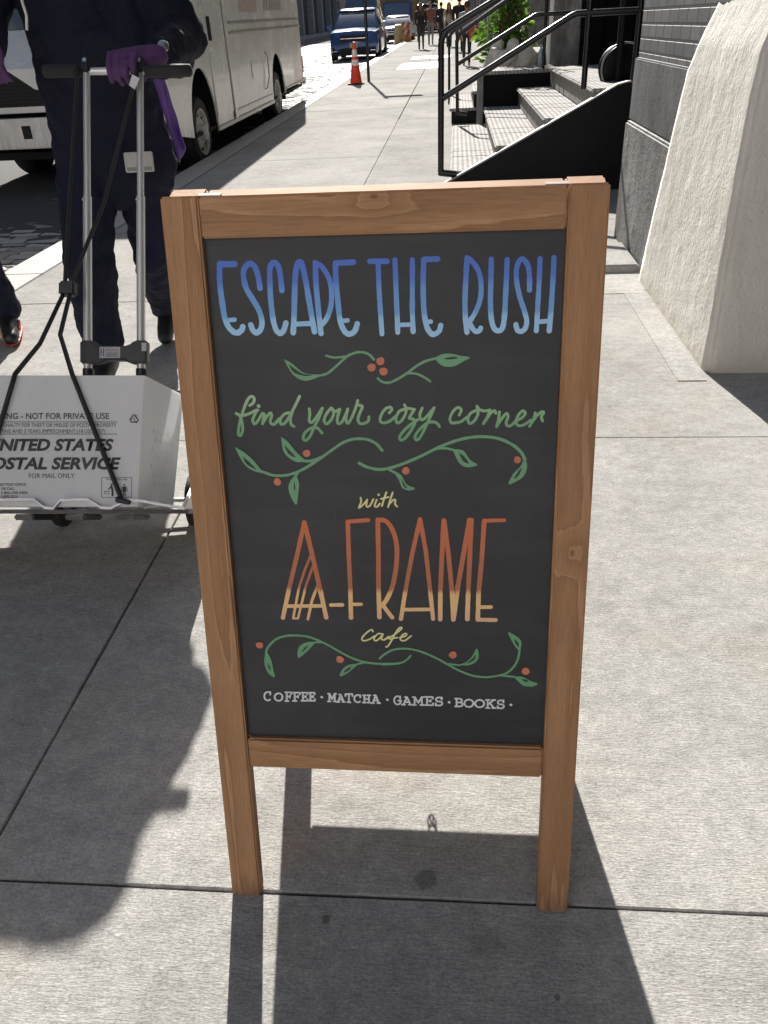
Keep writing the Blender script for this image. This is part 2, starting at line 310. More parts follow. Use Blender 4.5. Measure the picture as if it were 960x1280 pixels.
# ================================================================== SETTING
def concrete(name,base=(.352,.345,.330),grain='x',worn=.5):
    n=N(name); co=n.co()
    big=n.noise(n.map((1,1,1)),1.1,5,.6); mid=n.noise(n.map((3,5,1)),3.2,6,.65); fine=n.noise(co,170,3,.7)
    br=n.noise(n.map((42,190,1)),1.0,4,.65); br2=n.noise(n.map((120,360,1)),1.0,3,.65)
    d=tuple(c*.70 for c in base); l=tuple(min(1,c*1.22) for c in base)
    c=n.ramp(n.math('ADD',n.math('MULTIPLY',big,.55),n.math('MULTIPLY',mid,.45)),[(.33,d),(.52,base),(.7,l)])
    mott=n.noise(co,38,5,.72); c=n.mix(.30,c,n.ramp(mott,[(.3,(.25,.25,.25)),(.5,(.5,.5,.5)),(.7,(.78,.78,.77))]),'OVERLAY'); c=n.mix(.45,c,n.ramp(fine,[(.25,(.15,.15,.15)),(.5,(.5,.5,.5)),(.75,(.85,.85,.83))]),'OVERLAY')
    c=n.mix(.30,c,n.ramp(br,[(.3,(.3,.3,.3)),(.7,(.7,.7,.7))]),'OVERLAY')
    c=n.mix(.5,c,n.ramp(n.new('ShaderNodeNewGeometry').outputs['Random Per Island'],[(0,(.44,.44,.44)),(1,(.55,.55,.55))]),'OVERLAY')
    # pale bald spots and dark gum spots with a shape of their own
    sp=n.rng(n.noise(co,48,2,.5),.68,.75); wz=n.rng(n.noise(co,.8,3),.5,.62)
    c=n.mix(n.math('MULTIPLY',n.math('MULTIPLY',sp,wz),worn),c,(.66,.65,.62))
    gum=n.rng(n.vor(co,2.1),.022,.034,1,0); c=n.mix(n.math('MULTIPLY',gum,.55),c,(.12,.115,.11))
    gm2=n.rng(n.vor(n.map((1,1,1),(3.3,1.7,0)),9),.022,.05,1,0); c=n.mix(n.math('MULTIPLY',gm2,.4),c,(.15,.145,.14))
    st=n.rng(n.noise(n.map((1,1,1),(9,4,0)),2.3,3),.62,.72); c=n.mix(n.math('MULTIPLY',st,.25),c,(.22,.2,.18))
    for sx,sy,sr,sk in STAINS:
        d=n.new('ShaderNodeVectorMath',operation='DISTANCE'); n.put(d.inputs[0],n.map((1,1,0))); d.inputs[1].default_value=(sx,sy,0)
        dd=n.math('ADD',d.outputs['Value'],n.math('MULTIPLY',n.math('SUBTRACT',mott,.5),sr*1.2)); c=n.mix(n.rng(dd,sr*1.05,sr*.7,0,sk),c,(.06,.058,.055))
    h=n.math('ADD',n.math('MULTIPLY',br,.8),n.math('ADD',n.math('MULTIPLY',br2,.7),n.math('ADD',n.math('MULTIPLY',fine,.35),n.math('MULTIPLY',mott,.3)))); rust=n.noise(n.map((1.5,2,1),(5,2,0)),1.5,4); c=n.mix(n.rng(rust,.55,.75,0,.14),c,(.50,.36,.24))
    return n.out(c,.95,n.bump(h,.62,.0038),spec=.06)
STAINS=[(-.052,.886,.022,.42),(-.224,.801,.008,.6),(.164,.691,.006,.6),(.05,.775,.035,.2),(-.60,1.52,.03,.2)]
M_conc=concrete('sidewalk concrete'); M_conc2=concrete('repaired concrete',(.385,.38,.365),'x',.8)
M_joint=plain('joint dirt',(.055,.05,.045),.95,.4,40,.4,90)
M_granite=plain('granite kerb',(.37,.36,.34),.7,.25,60,.3,160)
def rows():
    ys=[-9.65]
    while ys[-1]<112: ys.append(ys[-1]+1.75 if ys[-1]<-.5 else ys[-1]+1.84)
    return ys
YJ=[-9.65+1.75*k for k in range(7)]; YJ=[y-YJ[-1]+.848 for y in YJ]
while YJ[-1]<112: YJ.append(YJ[-1]+1.845)
def slab(mb,x0,x1,y0,y1,dz=0,gap=.0022,thick=.04,n=14,jit=.0013):
    a,b,c,d=x0+gap,x1-gap,y0+gap,y1-gap
    ring=[(a+(b-a)*t/n,c) for t in range(n)]+[(b,c+(d-c)*t/n) for t in range(n)]+[(b-(b-a)*t/n,d) for t in range(n)]+[(a,d-(d-c)*t/n) for t in range(n)]
    ring=[(x+random.uniform(-jit,jit),y+random.uniform(-jit,jit)) for x,y in ring]
    k=len(ring); e=.0022; cx,cy=(a+b)/2,(c+d)/2
    top=[(x-(x-cx)/abs(b-a)*2*e,y-(y-cy)/abs(d-c)*2*e,gz(y)+dz) for x,y in ring]
    mid=[(x,y,gz(y)+dz-.004) for x,y in ring]; low=[(x,y,gz(y)-thick) for x,y in ring]
    vs=top+mid+low; fs=[tuple(range(k))]
    for i in range(k):
        j=(i+1)%k; fs+= [(k+i,k+j,j,i),(2*k+i,2*k+j,k+j,k+i)]
    mb.add(vs,fs)
sw=MB()
for i in range(len(YJ)-1):
    y0,y1=YJ[i],YJ[i+1]; g=.0024 if y1<14 else .007; j=.0012 if y1<8 else 0
    slab(sw,-2.78,-.9,y0,y1,random.uniform(-.001,.001),g,jit=j); slab(sw,-.9,2.25,y0,y1,random.uniform(-.001,.001),g,jit=j)
tag(sw.build('sidewalk',M_conc),kind='structure')
b=MB()
ys=[-12,8,30,60,115]
b.add([(x,y,gz(y)-.022) for y in ys for x in (-2.8,2.6)],[(2*i,2*i+1,2*i+3,2*i+2) for i in range(4)]); tag(b.build('sidewalk_bed',M_joint),kind='structure')
# paler repair strip along the foot of the buttress
b=MB(); b.box(.93,1.05,3.22,4.48,-.01,.003); b.box(.60,1.05,4.484,4.87,-.01,.0025); tag(b.build('repaired_paving',M_conc2,bevel=.001),kind='structure')
b=MB(); b.box(.55,1.092,4.93,5.5,-.01,.042); o=b.build('stone_slab',M_conc,bevel=.008); tag(o,'low worn stone slab lying at the foot of the grey plinth behind the sign','stone slab')
# kerb stones
kb=MB(); y=-12.
while y<112:
    L=random.uniform(1.3,1.9); a=y+.004; c=y+L-.004
    kb.add([(x,yy,gz(yy)+z) for yy in (a,c) for (x,z) in ((-3.1,-.2),(-3.1,-.006),(-3.085,.004),(-2.785,.004),(-2.785,-.2))],[(0,1,6,5),(1,2,7,6),(2,3,8,7),(3,4,9,8),(4,3,2,1,0),(5,6,7,8,9)]); y+=L
tag(kb.build('kerb',M_granite,bevel=.004),kind='structure')
# street: bed and worn belgian blocks
M_bed=plain('street grit',(.10,.095,.088),.95,.3,30,.5,120)
b=MB(); b.add([(x,y,gz(y)-.165) for y in ys for x in (-14.2,-3.09)],[(2*i,2*i+1,2*i+3,2*i+2) for i in range(4)]); tag(b.build('street_bed',M_bed),kind='structure')
def cobble_mat():
    n=N('belgian block granite'); rnd=n.new('ShaderNodeNewGeometry').outputs['Random Per Island']
    c=n.ramp(rnd,[(0,(.27,.26,.25)),(.5,(.36,.35,.33)),(1,(.46,.44,.42))]); f=n.noise(n.co(),70,4)
    c=n.mix(.5,c,n.ramp(f,[(.3,(.3,.3,.3)),(.7,(.7,.7,.7))]),'OVERLAY')
    return n.out(c,.62,n.bump(n.noise(n.co(),38,4),.5,.006),spec=.5)
M_cob=cobble_mat(); cb=MB(); y=2.6; row=0
while y<62:
    wy=.135*(1 if y<24 else 1.35 if y<40 else 2); x=-3.13-random.uniform(0,.1); lim=-10.5 if y<24 else -11.5
    while x>lim:
        wx=random.uniform(.2,.3)*(1 if y<30 else 1.4); z=gz(y)-.128+random.uniform(-.006,.006)-.016*min(1,max(0,(-3.13-x)/3)); g=.007
        tx=random.uniform(-.012,.012); ty=random.uniform(-.02,.02); rr=.016
        x0,x1,y0,y1=x-wx+g,x-g,y+g,y+wy-g
        P=[(x0+rr,y0+rr,z+tx+ty),(x1-rr,y0+rr,z-tx+ty),(x1-rr,y1-rr,z-tx-ty),(x0+rr,y1-rr,z+tx-ty)]
        Q=[(x0,y0,z-.014),(x1,y0,z-.014),(x1,y1,z-.014),(x0,y1,z-.014)]; B=[(a,b_,z-.05) for a,b_,_ in Q]
        P=[(a,b_,z+(c-z)*.35) for a,b_,c in P]
        cb.add(P+Q+B,[(0,1,2,3)]+[(4+i,4+(i+1)%4,(i+1)%4,i) for i in range(4)]+[(8+i,8+(i+1)%4,4+(i+1)%4,4+i) for i in range(4)]); x-=wx
    y+=wy
o=cb.build('cobbled_street',M_cob,smooth=60); tag(o,kind='structure')
# far pavement on the other side, and open ground to the horizon
b=MB(); b.add([(x,y,gz(y)+.0) for y in ys for x in (-17,-12.0)],[(2*i,2*i+1,2*i+3,2*i+2) for i in range(4)]); b.add([(-12.0,y,gz(y)+z) for y in ys for z in (0,-.17)],[(2*i,2*i+1,2*i+3,2*i+2) for i in range(4)])
tag(b.build('opposite_sidewalk',M_conc),kind='structure')
M_asph=plain('asphalt',(.06,.06,.062),.9,.25,20,.4,200)
b=MB(); b.add([(-600,-12,-.3),(600,-12,-.3),(600,115,gz(115)-.2),(-600,115,gz(115)-.2),(-600,900,gz(115)-.2),(600,900,gz(115)-.2),(-600,-600,-.3),(600,-600,-.3)],[(0,1,3,2),(2,3,5,4),(6,7,1,0)]); tag(b.build('ground',M_asph),kind='structure')
# steel cellar hatches flush in the pavement further on
M_hatch=plain('worn galvanised steel',(.56,.55,.53),.5,.12,6,.3,50,metal=.3)
for i,(x0,x1,y0,y1,l) in enumerate(((-1.75,-.45,26.6,29.8,'pale steel cellar hatch set flush in the pavement, the nearer one'),(-1.6,-.2,32.2,34.0,'pale steel cellar hatch set flush in the pavement, the farther one'))):
    b=MB(); b.add([(x,y,gz(y)+z) for y in (y0,y1) for x in (x0,(x0+x1)/2-.01) for z in (-.01,.008)],[(0,2,3,1),(4,5,7,6),(1,3,7,5),(0,4,6,2),(0,1,5,4),(2,6,7,3)])
    b.add([(x,y,gz(y)+z) for y in (y0,y1) for x in ((x0+x1)/2+.01,x1) for z in (-.01,.008)],[(0,2,3,1),(4,5,7,6),(1,3,7,5),(0,4,6,2),(0,1,5,4),(2,6,7,3)])
    tag(b.build('cellar_hatch',M_hatch,bevel=.002),l,'hatch',group='cellar hatches in the pavement')
# ------------------------------------------------------------------ right-hand buildings
def painted_stone(name,base,streak=.5,pit=.4,bscale=22):
    n=N(name); co=n.co(); s=n.noise(n.map((4,1.7,1.1)),1.6,6,.7); p=n.noise(n.map((1,.45,1)),bscale,6,.75); q=n.noise(n.map((9,3.2,2.2)),2.,5,.65)
    c=n.ramp(s,[(.3,tuple(c*.3 for c in base)),(.5,base),(.70,tuple(min(1,c*1.8) for c in base))])
    c=n.mix(n.math('MULTIPLY',n.rng(q,.58,.68),streak),c,tuple(c*.2 for c in base)); c=n.mix(n.math('MULTIPLY',n.rng(p,.64,.7),.5),c,(.45,.44,.42))
    h=n.math('ADD',n.math('MULTIPLY',p,.9),n.math('MULTIPLY',q,.8))
    return n.out(c,.6,n.bump(h,pit,.02),spec=.5)
M_st1=painted_stone('painted plinth stone',(.15,.15,.15),.85,1.0,17); M_st2=painted_stone('painted smooth plinth',(.105,.108,.113),.5,.25,30); M_pil=painted_stone('weathered pilaster',(.24,.235,.225),.35,.4,26)
def painted_brick():
    n=N('grey painted brick'); v=n.map((1,1,1),rot=(0,math.radians(90),0)); s=n.sep()
    cx=n.new('ShaderNodeCombineXYZ'); n.put(cx.inputs[0],s[1]); n.put(cx.inputs[1],s[2]); 
    b=n.new('ShaderNodeTexBrick'); n.put(b.inputs['Vector'],cx.outputs[0]); b.inputs['Scale'].default_value=1; b.inputs['Brick Width'].default_value=.2; b.inputs['Row Height'].default_value=.0745; b.inputs['Mortar Size'].default_value=.0085; b.inputs['Mortar Smooth'].default_value=.3
    b.inputs['Color1'].default_value=(.085,.09,.10,1); b.inputs['Color2'].default_value=(.145,.15,.16,1); b.inputs['Mortar'].default_value=(.035,.035,.04,1)
    c=n.mix(.35,b.outputs[0],n.ramp(n.noise(n.co(),28,5),[(.3,(.3,.3,.3)),(.7,(.7,.7,.7))]),'OVERLAY')
    inv=n.math('SUBTRACT',1,b.outputs['Fac']); h=n.math('ADD',inv,n.math('MULTIPLY',n.noise(n.co(),90,3),.25))
    return n.out(c,.6,n.bump(h,.9,.006),spec=.4)
M_brick=painted_brick(); M_black=plain('black painted steel',(.006,.006,.008),.5,.25,12,.08,60,spec=.2); M_void=plain('dark doorway paint',(.004,.004,.006),.6,.2,6,spec=.15)  # M_void: even near black for doorway recess, bases and shopfront
M_upper=plain('soot grey facade',(.16,.155,.15),.8,.2,2,.2,40); M_glass=plain('dark window glass',(.02,.024,.03),.08,.2,3,spec=.7)
bl=empty('brick_building',(1.1,5,0)); tag(bl,'grey painted brick wall on a two step stone plinth, right of the stairs','building')
BT=Matrix.Translation((-1.1,-5,0))
def bpart(mb,name,mat,**k): return mb.build(name,mat,bl,**k)
def shift(mb,dx,dy,dz=0): mb.v=[(x+dx,y+dy,z+dz) for x,y,z in mb.v]; return mb
b=MB(); b.box(1.1,2.2,4.2,5.86,-.3,.73); o=bpart(shift(b,-1.1,-5),'plinth',M_st1,bevel=.012)
b=MB(); b.box(1.128,2.2,4.0,5.90,.732,1.085); bpart(shift(b,-1.1,-5),'plinth',M_st2,bevel=.008)
b=MB(); b.box(1.155,2.2,3.8,5.93,1.087,5.2); b.box(1.157,2.2,3.8,5.935,5.2,16); bpart(shift(b,-1.1,-5),'wall',M_brick)
b=MB(); b.box(1.78,2.6,-9,4.1,-.3,16); bpart(shift(b,-1.1,-5),'side_wall',M_brick)
# doorway recess behind the stairs
b=MB(); b.box(2.3,2.4,5.7,12.6,-.3,4.2); b.box(1.45,2.4,5.95,6.0,-.3,.5); b.box(1.3,2.4,5.9,12.6,4.2,16); b.box(1.63,2.4,12.4,12.6,-.3,4.2); bpart(shift(b,-1.1,-5),'doorway',M_void)
b=MB(); b.box(2.24,2.298,7.9,9.2,.8,3.0); b.box(2.24,2.298,9.26,10.6,.8,3.0); bpart(shift(b,-1.1,-5),'door',M_black,bevel=.01)
b=MB(); b.tube([(1.47,8.42,.7),(1.47,8.42,4.2)],.035,12); bpart(shift(b,-1.1,-5),'iron_column',M_black,smooth=60)
# rough cream buttress: tapering, roughly rendered stone
M_cream=None
def stucco():
    n=N('cream rough render'); co=n.co(); big=n.noise(n.map((1,1,.5)),2.5,5,.6); st=n.noise(n.map((9,9,1.5)),1.6,6,.65); f=n.noise(co,55,6,.7)
    c=n.ramp(big,[(.3,(.64,.615,.56)),(.55,(.72,.70,.65)),(.75,(.76,.74,.69))]); c=n.mix(n.math('MULTIPLY',n.rng(st,.56,.7),.35),c,(.42,.4,.36))
    c=n.mix(n.math('MULTIPLY',n.rng(f,.68,.74),.3),c,(.33,.31,.28))
    z=n.sep()[2]; c=n.mix(n.math('MULTIPLY',n.rng(n.math('ADD',z,n.math('MULTIPLY',big,.12)),.14,.05),.35),c,(.55,.48,.33))
    h=n.math('ADD',n.math('MULTIPLY',f,.9),n.math('ADD',n.math('MULTIPLY',st,.7),n.math('MULTIPLY',n.noise(co,20,5),.9)))
    return n.out(c,.9,n.bump(h,.9,.010),spec=.15)
M_cream=stucco()
def hexa(P,name,mat,cuts,disp,parent=None):
    b=MB(); b.add(P,[(0,1,2,3),(4,7,6,5),(0,4,5,1),(1,5,6,2),(2,6,7,3),(3,7,4,0)]); o=b.build(name,mat,parent)
    bm=bmesh.new(); bm.from_mesh(o.data); bmesh.ops.bevel(bm,geom=bm.edges[:],offset=.022,segments=3,affect='EDGES'); bmesh.ops.subdivide_edges(bm,edges=bm.edges[:],cuts=cuts,use_grid_fill=True); bmesh.ops.triangulate(bm,faces=[f for f in bm.faces if len(f.verts)>4])
    bmesh.ops.recalc_face_normals(bm,faces=bm.faces)
    for v in bm.verts:
        p=v.co; k=noise.fractal(p*Vector((4,4,2.4)),1,2,5)*disp+noise.noise(p*Vector((60,60,34)))*disp*.28
        v.co+=v.normal*k
    bm.to_mesh(o.data); bm.free(); o.data.polygons.foreach_set('use_smooth',[True]*len(o.data.polygons)); return o
BL=[(-.05,1.06,3.30,4.80),(.4,1.068,3.33,4.65),(.8,1.077,3.36,4.50),(1.08,1.09,3.385,4.43),(1.20,1.105,3.40,4.34),(1.40,1.17,3.42,4.28),(1.65,1.27,3.44,4.26),(1.95,1.42,3.46,4.24),(2.2,1.62,3.46,4.22),(2.35,1.86,3.46,4.2)]
vs=[];fs=[]
for z,x,ya,yb_ in BL: vs+= [(x,ya,z),(1.9,ya,z),(1.9,yb_,z),(x,yb_,z)]
for i in range(len(BL)-1):
    for k in range(4): fs.append((4*i+k,4*i+(k+1)%4,4*i+4+(k+1)%4,4*i+4+k))
fs+= [(3,2,1,0),tuple(range(4*len(BL)-4,4*len(BL)))]
b=MB(); b.add(vs,fs); bt=b.build('stone_buttress',M_cream); bm=bmesh.new(); bm.from_mesh(bt.data)
bmesh.ops.bevel(bm,geom=[e for e in bm.edges if abs(e.verts[0].co.z-e.verts[1].co.z)>.02 and abs(e.verts[0].co.x-1.9)>.01 and abs(e.verts[1].co.x-1.9)>.01],offset=.020,segments=4,affect='EDGES')
for _ in range(2): bmesh.ops.subdivide_edges(bm,edges=[e for e in bm.edges if e.calc_length()>.10],cuts=3,use_grid_fill=True)
bmesh.ops.triangulate(bm,faces=[f for f in bm.faces if len(f.verts)>4]); bmesh.ops.subdivide_edges(bm,edges=[e for e in bm.edges if e.calc_length()>.022],cuts=1,use_grid_fill=True); bmesh.ops.triangulate(bm,faces=[f for f in bm.faces if len(f.verts)>4]); bmesh.ops.recalc_face_normals(bm,faces=bm.faces); bm.normal_update()
for v in bm.verts:
    p=v.co; up=min(1,max(0,(p.z-.95)/.25)); k=noise.fractal(p*Vector((4,4,2.6)),1,2,5)*.0035+noise.noise(p*Vector((46,46,22)))*(.0018+.001*up)+max(0,noise.noise(p*Vector((17,17,8))))*-.006
    v.co=p+v.normal*k
bm.to_mesh(bt.data); bm.free(); bt.data.polygons.foreach_set('use_smooth',[True]*len(bt.data.polygons))
tag(bt,'rough cream rendered buttress with a sloping top at the right edge','buttress')
# stoop: black stringer, four diamond plate treads, landing
def plate(name,base,scale=46):
    n=N(name); s=n.sep(); x=n.math('MULTIPLY',s[0],scale*6.283/2); y=n.math('MULTIPLY',s[1],scale*6.283/4)
    st=n.math('SINE',n.math('MULTIPLY',s[0],2*math.pi/.046)); dots=n.math('MULTIPLY',n.math('SINE',x),n.math('SINE',y))
    w=n.noise(n.map((3,3,3)),3,5); c=n.ramp(w,[(.3,tuple(c*.7 for c in base)),(.7,tuple(min(1,c*1.2) for c in base))])
    c=n.mix(n.math('MULTIPLY',n.rng(st,-.1,.5),.6),c,tuple(c*.35 for c in base))
    h=n.math('ADD',n.math('MULTIPLY',dots,.5),n.math('MULTIPLY',st,.7))
    return n.out(c,.8,n.bump(h,.6,.004),spec=.1)
M_tread=plate('worn grey ribbed tread plate',(.40,.39,.375)); M_riser=plain('scuffed grey riser',(.20,.195,.185),.7,.35,7,.3,60)
ss=empty('entrance_steps',(.6,9.3,0)); tag(ss,'grey ribbed plate entrance steps with a black side panel behind the sign','steps')
def sp(mb,name,mat,**k): return shift(mb,-.6,-9.3).build(name,mat,ss,**k)
SX=[-.03,.36,.765,1.15]; SZ=[.187,.383,.585,.795]
for i in range(4):
    x1=SX[i+1]+.03 if i<3 else 2.3; b=MB()
    b.box(SX[i]-.02,x1,7.66,8.57,SZ[i]-.035,SZ[i]); b.box(SX[i]-.02,x1,8.575,8.95,SZ[i]-.035,SZ[i]); b.box(SX[i]-.02,x1,8.955,11.34,SZ[i]-.035,SZ[i]); sp(b,'tread',M_tread,bevel=.012)
    b=MB(); b.box(SX[i]+.01,SX[i]+.05,7.67,11.33,SZ[i]-.2 if i else -.05,SZ[i]-.037); sp(b,'riser',M_riser)
b=MB(); b.prism([(-.31,-.02),(-.06,.108),(1.335,.812),(1.42,.83),(2.3,.83),(2.3,-.05)],'y',7.6,7.655); sp(b,'side_panel',M_black,bevel=.004)
b=MB(); b.prism([(-.31,-.015),(-.06,.112),(1.335,.816),(1.42,.834),(2.3,.834),(2.3,.845),(1.415,.845),(1.33,.827),(-.07,.122),(-.335,-.015)],'y',7.585,7.67); sp(b,'panel_cap',plain('sunworn edge trim',(.36,.355,.34),.5,.2,9),bevel=.002)
b=MB(); b.box(1.2,2.3,9.0,11.3,-.05,.74); sp(b,'base',M_void)
M_rail=plain('black railing paint',(.006,.006,.008),.3,.2,20,.05,60)
def railing(name,label,loc,parts):
    r=empty(name,loc); tag(r,label,'railing',group='black railings of the stoops')
    for nm,pts,rad in parts:
        b=MB(); b.tube([(x-loc[0],y-loc[1],z-loc[2]) for x,y,z in pts],rad,12); b.build(nm,M_rail,r,smooth=50)
    return r
def bend(p,q,r,k=5):  # quarter arc helper not needed for straight pieces
    return [p,q]
y=7.62
railing('railing','black tube railing on the near side of the ribbed steps',(-.13,y,.1),[
 ('post',[(-.135,y,.17),(-.125,y,1.17),(-.115,y,1.22),(-.08,y,1.265)],.027),('handrail',[(-.125,y,1.19),(-.105,y,1.25),(-.04,y,1.29),(.40,y,1.50),(1.35,y,1.92),(2.2,y,1.94)],.027),
 ('lower_rail',[(-.115,y,.775),(.925,y,1.325),(.965,y,1.337),(2.2,y,1.337)],.026),('upright',[(1.06,y,.80),(1.06,y,1.78)],.024),('foot',[(-.15,y,.19),(.0,y,.17)],.03),('upright',[(1.46,y,.8),(1.46,y,1.92)],.024)])
y=11.37
railing('railing','thin black railing on the far side of the ribbed steps',(.02,y,.1),[
 ('post',[(.015,y,.3),(.005,y,1.13)],.022),('handrail',[(.005,y,1.10),(.03,y,1.18),(.17,y,1.27),(.75,y,1.60),(1.0,y,1.72)],.024),('lower_rail',[(.015,y,.87),(.94,y,1.345),(.98,y,1.352),(1.6,y,1.352)],.024),('upright',[(1.07,y,.78),(1.07,y,1.7)],.02),('foot',[(.01,y,.33),(.14,y,.31)],.025)])
# loading platform and the next stoop
lp=empty('loading_platform',(.75,12,0)); tag(lp,'low platform with a ribbed plate top beyond the steps','platform')
b=MB(); b.box(.30,1.26,11.40,12.3,.735,.775); shift(b,-.75,-12).build('top_plate',M_tread,lp,bevel=.01)
b=MB(); b.box(.34,1.24,11.43,12.28,-.05,.733); shift(b,-.75,-12).build('base',M_void,lp)
for a_,c_ in ((11.385,11.43),(12.26,12.3)): b=MB(); b.box(.28,.338,a_,c_,0,.733); shift(b,-.75,-12).build('leg',M_riser,lp,bevel=.004)
s2=empty('second_steps',(.5,14,0)); tag(s2,'smaller steps of the neighbouring doorway beyond the platform','steps')
for i,(x0,z) in enumerate(((-.1,.25),(.22,.46),(.55,.68),(.9,.9))):
    b=MB(); b.box(x0,1.5,12.9,15.4,z-.04,z); shift(b,-.5,-14).build('tread',M_tread,s2,bevel=.01)
    b=MB(); b.box(x0+.03,1.5,12.92,15.38,z-.21,z-.042); shift(b,-.5,-14).build('riser',M_black,s2)
y=15.45
railing('railing','small black railing of the next stoop, beside the sitting people',(.0,y,.2),[
 ('post',[(-.12,y,.1),(-.12,y,1.12)],.022),('handrail',[(-.12,y,1.1),(-.05,y,1.18),(.9,y,1.72),(1.4,y,1.74)],.024)])
# street fronts beyond: pilasters and dark bays
fr=empty('row_building',(1.6,20,0)); tag(fr,'row of weathered grey pilasters with dark doorways beyond the steps','building')
k=0
for y0 in (12.34,16.6,21.0,25.4,30,36,42,50,58,68,78,90,104):
    b=MB(); b.box(1.24 if k==0 else 1.2,1.62,y0,y0+.62,gz(y0),1.17+gz(y0)*.3 if k==0 else 1.2+gz(y0)); b.box(1.265 if k==0 else 1.24,1.62,y0+.04,y0+.6,1.172 if k==0 else 1.202+gz(y0),4.4); shift(b,-1.6,-20).build('pilaster',M_pil,fr,bevel=.012); k+=1
b=MB(); b.box(1.75,1.9,12.3,112,-.2,4.4); shift(b,-1.6,-20).build('shopfront',M_void,fr)
b=MB(); b.box(1.2,3.5,12.3,112,4.4,15); shift(b,-1.6,-20).build('wall',M_upper,fr)
for i in range(16):
    for fl in range(3): b=MB(); b.box(1.17,1.199,13.4+i*6.1,15.2+i*6.1,5.4+fl*3.3,7.6+fl*3.3); shift(b,-1.6,-20).build('window',M_glass,fr)
# round hose reel at the wall edge
hr=empty('hose_reel',(1.52,8.5,.9)); tag(hr,'round black hose reel standing at the corner of the doorway','hose reel')
b=MB(); b.lathe([(.0,0),(.17,0),(.185,.012),(.185,.03),(.06,.04),(.06,.10),(.185,.11),(.185,.14),(.17,.15),(0,.15)],(0,-.05,0),(-.25,1,0),32); b.build('reel',M_black,hr,smooth=40)
b=MB(); b.tube([(.0+.197*math.cos(t),-.06,.197*math.sin(t)) for t in [i*2*math.pi/32 for i in range(33)]],.009,8); b.build('rim',plain('grey worn rim',(.3,.3,.29),.45,.2),hr,smooth=50)
b=MB(); b.box(-.03,.03,0,.05,-.11,.0); b.build('bracket',M_black,hr)
# ------------------------------------------------------------------ opposite side of the street and the far end
def facade(name,label,x,y0,y1,h,wall,col,nb):
    r=empty(name,(x,(y0+y1)/2,0)); tag(r,label,'building'); yc=(y0+y1)/2
    b=MB(); b.box(-6,-.6,y0-yc,y1-yc,-.3,h); b.box(-.6,.0,y0-yc,y1-yc,4.6,h); b.build('wall',wall,r)
    w=(y1-y0)/nb
    for i in range(nb):
        c=y0-yc+w*(i+.5); 
        for fl in range(4): b=MB(); b.box(-.02,.03,c-w*.28,c+w*.28,5.6+fl*3.4,7.9+fl*3.4); b.build('window',M_glass,r)
        b=MB(); b.box(-.58,-.5,c-w*.42,c+w*.42,.5,4.2); b.build('shop_window',M_glass,r)
    for i in range(nb+1):
        c=y0-yc+w*i; c=min(max(c,y0-yc+.3),y1-yc-.3); b=MB(); b.box(-.55,.06,c-.28,c+.28,-.2,4.6); b.box(-.6,.12,c-.34,c+.34,-.2,.5); b.build('pilaster',col,r,bevel=.02)
    return r
M_fa=plain('dark iron front',(.10,.105,.115),.7,.2,1.5,.2,30); M_fb=plain('brown brick front',(.17,.11,.085),.8,.25,1.5,.25,30); M_fc=plain('pale column paint',(.40,.39,.37),.6,.15,3)
facade('iron_front_building','dark iron front building across the street behind the van, nearest of the row',-14.2,-9,24,17,M_fa,M_fa,6)
facade('iron_front_building','dark front with pale columns across the street behind the two walkers',-14.2,24.1,60,18,M_fa,M_fc,7)
facade('brick_front_building','brown brick building far up the other side of the street',-14.2,60.1,112,19,M_fb,M_fc,8)
sb=empty('bounce_building',(-3,-19,0)); tag(sb,'unseen pale brick building added behind the camera to bounce sunlight onto shaded fronts','building')  # unseen block added behind the camera; its pale wall bounces sunlight forward
b=MB(); b.box(-26,26,-8,0,-.3,21); b.build('wall',plain('pale bounce brick',(.64,.63,.63),.85,.1,1.2,.2,30),sb)
for i in range(14):
    for fl in range(5): b=MB(); b.box(-24.6+i*3.6,-23.1+i*3.6,-.05,.03,1.2+fl*3.9,3.6+fl*3.9); b.build('window',M_glass,sb)
b=MB(); b.box(-26.2,26.2,-8,.45,21,21.6); b.build('cornice',M_upper,sb,bevel=.05)
eb=empty('corner_building',(-4,122,1)); tag(eb,'pale stone building closing the far end of the street','building')
b=MB(); b.box(-14,1.5,0,10,-1,15); b.build('wall',plain('buff stone',(.36,.32,.27),.8,.15,1.2,.2,20),eb)
for i in range(6):
    for fl in range(4): b=MB(); b.box(-12.6+i*2.4,-11.2+i*2.4,-.06,.02,1.0+fl*3.4,3.2+fl*3.4); b.build('window',M_glass,eb)
